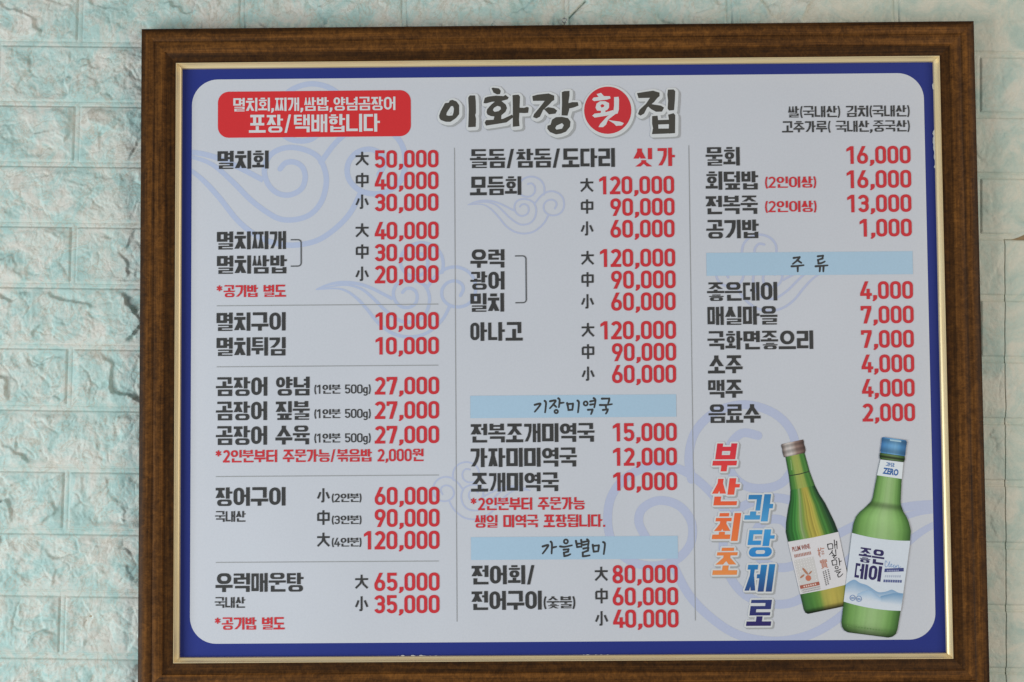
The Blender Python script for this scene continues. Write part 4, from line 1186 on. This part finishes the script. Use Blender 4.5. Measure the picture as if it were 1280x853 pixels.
def g2(f):
    g = 1.0
    if f < .19: g = .50 + .22 * math.sin(f * 60)
    g += .06 * math.exp(-((f - .55) / .08) ** 2)
    g -= .28 * math.exp(-((f - .40) / .03) ** 2)
    if f > .80: g = max(.42, 1 - (f - .80) * 3.2)
    return g * .95
P = Print()
strip(P, B2_rows, B2_stops, LB + .0007, g2, .03, 26, 4, 5)
cap2_rows = [((1103, 546.4), (1132, 550.4)), ((1101.8, 548.5), (1133.3, 553)), ((1101.2, 556), (1132, 560.5)), ((1099.8, 564), (1131.3, 569)), ((1101, 566.2), (1130.5, 570.3))]
cap2_stops = [(0, (48, 92, 140)), (.15, (72, 124, 172)), (.4, (92, 140, 182)), (.6, (102, 148, 186)), (.8, (66, 116, 160)), (1, (48, 88, 130))]
strip(P, cap2_rows, cap2_stops, LB + .0008, lambda f: .93 + .12 * math.sin(f * 14 + 1), .04, 16, 4, 6)
cprim(P, [([uv(1112, 549.2), uv(1126, 551), uv(1126, 553), uv(1112, 551.2)], [])], (150, 178, 196), LB + .0009)
col_l = quad_map((1100.2, 574.5), (1128.7, 578), (1126.7, 598.8), (1095.8, 594.2))
cprim(P, [([col_l(0, 0), col_l(1, 0), col_l(1, 1), col_l(0, 1)], [])], (198, 204, 212), LB + .0009)
label_font(P, 'ZERO', col_l, .20, .46, .84, .86, (52, 92, 150), LB + .001, .045)
label_hangul(P, '과당', col_l, .27, .12, .64, .36, (70, 108, 160), LB + .001, .2, .16)
lab2 = quad_map((1064.6, 665.8), (1137.4, 675.7), (1125.6, 763.5), (1054.2, 752))
nx = 14
top = [lab2(k / nx, .004 + .03 * 4 * (k / nx) * (1 - k / nx)) for k in range(nx + 1)]
bot = [lab2(k / nx, 1.0 + .03 * 4 * (k / nx) * (1 - k / nx)) for k in range(nx + 1)]
LBLS = [(0, (182, 190, 204)), (1, (192, 200, 212))]
P.prims([(top + bot[::-1], [])], M['rgb'], LB + .0009, lambda p: ink(190, 197, 209))
label_hangul(P, '좋은', lab2, .16, .19, .60, .40, (48, 42, 86), LB + .001, .24, .175)
label_hangul(P, '데이', lab2, .13, .42, .585, .64, (48, 42, 86), LB + .001, .24, .17)
cl = [(.66, .36), (.63, .33), (.625, .38), (.64, .42), (.675, .40), (.70, .33), (.695, .41), (.72, .40), (.745, .37), (.725, .37), (.735, .41), (.765, .39), (.785, .37), (.775, .41), (.80, .405), (.815, .375), (.815, .41), (.84, .37), (.86, .375), (.86, .405), (.90, .385)]
cprim(P, [q for q in ribbon([lab2(*p) for p in spline(cl, 3)], .7)], (120, 146, 186), LB + .001)
cprim(P, [([lab2(.63, .445), lab2(.95, .395), lab2(.96, .445), lab2(.63, .495)], [])], (60, 66, 116), LB + .001)
for k in range(7): cprim(P, [([lab2(.67 + k * .03, .458 - k * .004), lab2(.69 + k * .03, .455 - k * .004), lab2(.69 + k * .03, .478 - k * .004), lab2(.67 + k * .03, .481 - k * .004)], [])], (140, 146, 180), LB + .0011)
for k in range(8):
    cprim(P, [([lab2(.65 + k * .035, .535 - k * .004), lab2(.672 + k * .035, .533 - k * .004), lab2(.672 + k * .035, .565 - k * .004), lab2(.65 + k * .035, .567 - k * .004)], [])], (158, 166, 186), LB + .001)
    cprim(P, [([lab2(.635 + k * .04, .60 - k * .004), lab2(.668 + k * .04, .598 - k * .004), lab2(.668 + k * .04, .636 - k * .004), lab2(.635 + k * .04, .638 - k * .004)], [])], (84, 92, 136), LB + .001)
def hills(P, pts, y1, ctop, cbot, lift):
    ymin = min(y for _, y in pts)
    vv, cc, ff = [], [], []
    for x, y in pts:
        for q in range(5):
            t = q / 4
            yy = y + (y1 - y) * t
            vv.append(lab2(x, yy))
            cc.append(ink(*[a + (b - a) * t for a, b in zip(ctop, cbot)]))
    for i in range(len(pts) - 1):
        for q in range(4):
            a = i * 5 + q
            ff += [(a, a + 1, a + 5), (a + 1, a + 6, a + 5)]
    P.add(vv, ff, M['rgb'], lift, cc)
PALE = (190, 197, 209)
hills(P, spline([(.0, .75), (.06, .70), (.14, .665), (.24, .70), (.36, .715), (.48, .76), (.58, .79), (.70, .765), (.80, .725), (.90, .75), (1, .755)], 3), .89, (118, 150, 184), PALE, LB + .001)
hills(P, spline([(.62, .84), (.74, .80), (.84, .77), (.93, .765), (1, .755)], 3), .93, (104, 140, 176), PALE, LB + .00112)
hills(P, spline([(.22, .86), (.34, .80), (.44, .785), (.54, .83), (.64, .87)], 3), .92, (140, 168, 198), PALE, LB + .00122)
for cx in (.145, .255):
    ringp = [lab2(cx + .045 * math.cos(t), .925 + .038 * math.sin(t)) for t in [2 * math.pi * k / 18 for k in range(19)]]
    cprim(P, ribbon(ringp, .8), (108, 132, 172), LB + .00135)
    cprim(P, [([lab2(cx - .022, .915), lab2(cx + .022, .915), lab2(cx + .022, .94), lab2(cx - .022, .94)], [])], (120, 142, 178), LB + .00135)
for k in range(14):
    x = 1058 + k * 3.6
    cprim(P, [([uv(x, 781.5 + k * .5), uv(x + 1.6, 781.3 + k * .5), uv(x + 1.8, 782.8 + k * .5), uv(x + .2, 783 + k * .5)], [])], (92, 128, 74), LB + .0009)
P.build('printed_bottle', 'pale green liquor bottle with blue cap leaning right')

# torn white slivers where the sheet's edge lifts along the gilt strip
r = random.Random(4)
def sliver(name, a, b, w, n, vertical=False):
    pts = []
    for k in range(n + 1):
        t = k / n
        x, y = a[0] + (b[0] - a[0]) * t, a[1] + (b[1] - a[1]) * t
        d = r.choice((.35, .55, .8, 1.0, 1.15) if vertical else (.1, .3, .6, 1.0, 1.0)) * w if 0 < k < n else 0.05
        pts.append(((x, y), (x - d, y) if vertical else (x, y - d)))
    P = Print()
    for p, q in zip(pts, pts[1:]):
        P.prims([(pxp([p[0], q[0], q[1], p[1]]), [])], M['paper'], .0012)
    P.build(name)
sliver('torn_edge', (494, 820.6), (548, 820.4), 1.7, 26)
sliver('torn_edge', (714, 819.8), (762, 819.5), 1.6, 22)
sliver('torn_edge', (1167.6, 162), (1169.2, 212), 2.2, 18, True)
sliver('torn_edge', (1166.3, 104), (1166.6, 113), 1.3, 6, True)

# ------------------------------------------------------------------ the screw eye the board hangs from
hk = bpy.data.objects.new('screw_eye', None)
link(hk)
pc = unp(705.5, 26.5, -0.008)
hk.location = (pc.x, 0, pc.z)
tag(hk, 'small steel screw eye peeping over the top edge of the frame', 'hook')
def torus(name, R0, r0, parent, loc):
    vs, fs = [], []
    n, m = 28, 10
    for i in range(n):
        A = 2 * math.pi * i / n
        for j in range(m):
            B = 2 * math.pi * j / m
            q = R0 + r0 * math.cos(B)
            vs.append((loc[0] + q * math.cos(A), loc[1] + r0 * math.sin(B), loc[2] + q * math.sin(A)))
    for i in range(n):
        for j in range(m):
            fs.append((i * m + j, i * m + (j + 1) % m, ((i + 1) % n) * m + (j + 1) % m, ((i + 1) % n) * m + j))
    return mesh_obj(name, vs, fs, [M['steel']], parent=parent, smooth=True)
torus('eye_ring', 0.0028, 0.0009, hk, (0, -0.008, 0.0006))
vs, fs = [], []
n = 12
for k in range(n):
    a = 2 * math.pi * k / n
    vs += [(0.0009 * math.cos(a), 0.003, -0.0036 + 0.0009 * math.sin(a)), (0.0009 * math.cos(a), -0.008, -0.0028 + 0.0009 * math.sin(a))]
fs = [(2 * k, 2 * k + 1, (2 * k + 3) % (2 * n), (2 * k + 2) % (2 * n)) for k in range(n)] + [tuple(range(0, 2 * n, 2)), tuple(range(1, 2 * n, 2))[::-1]]
mesh_obj('shank', vs, fs, [M['steel']], parent=hk)
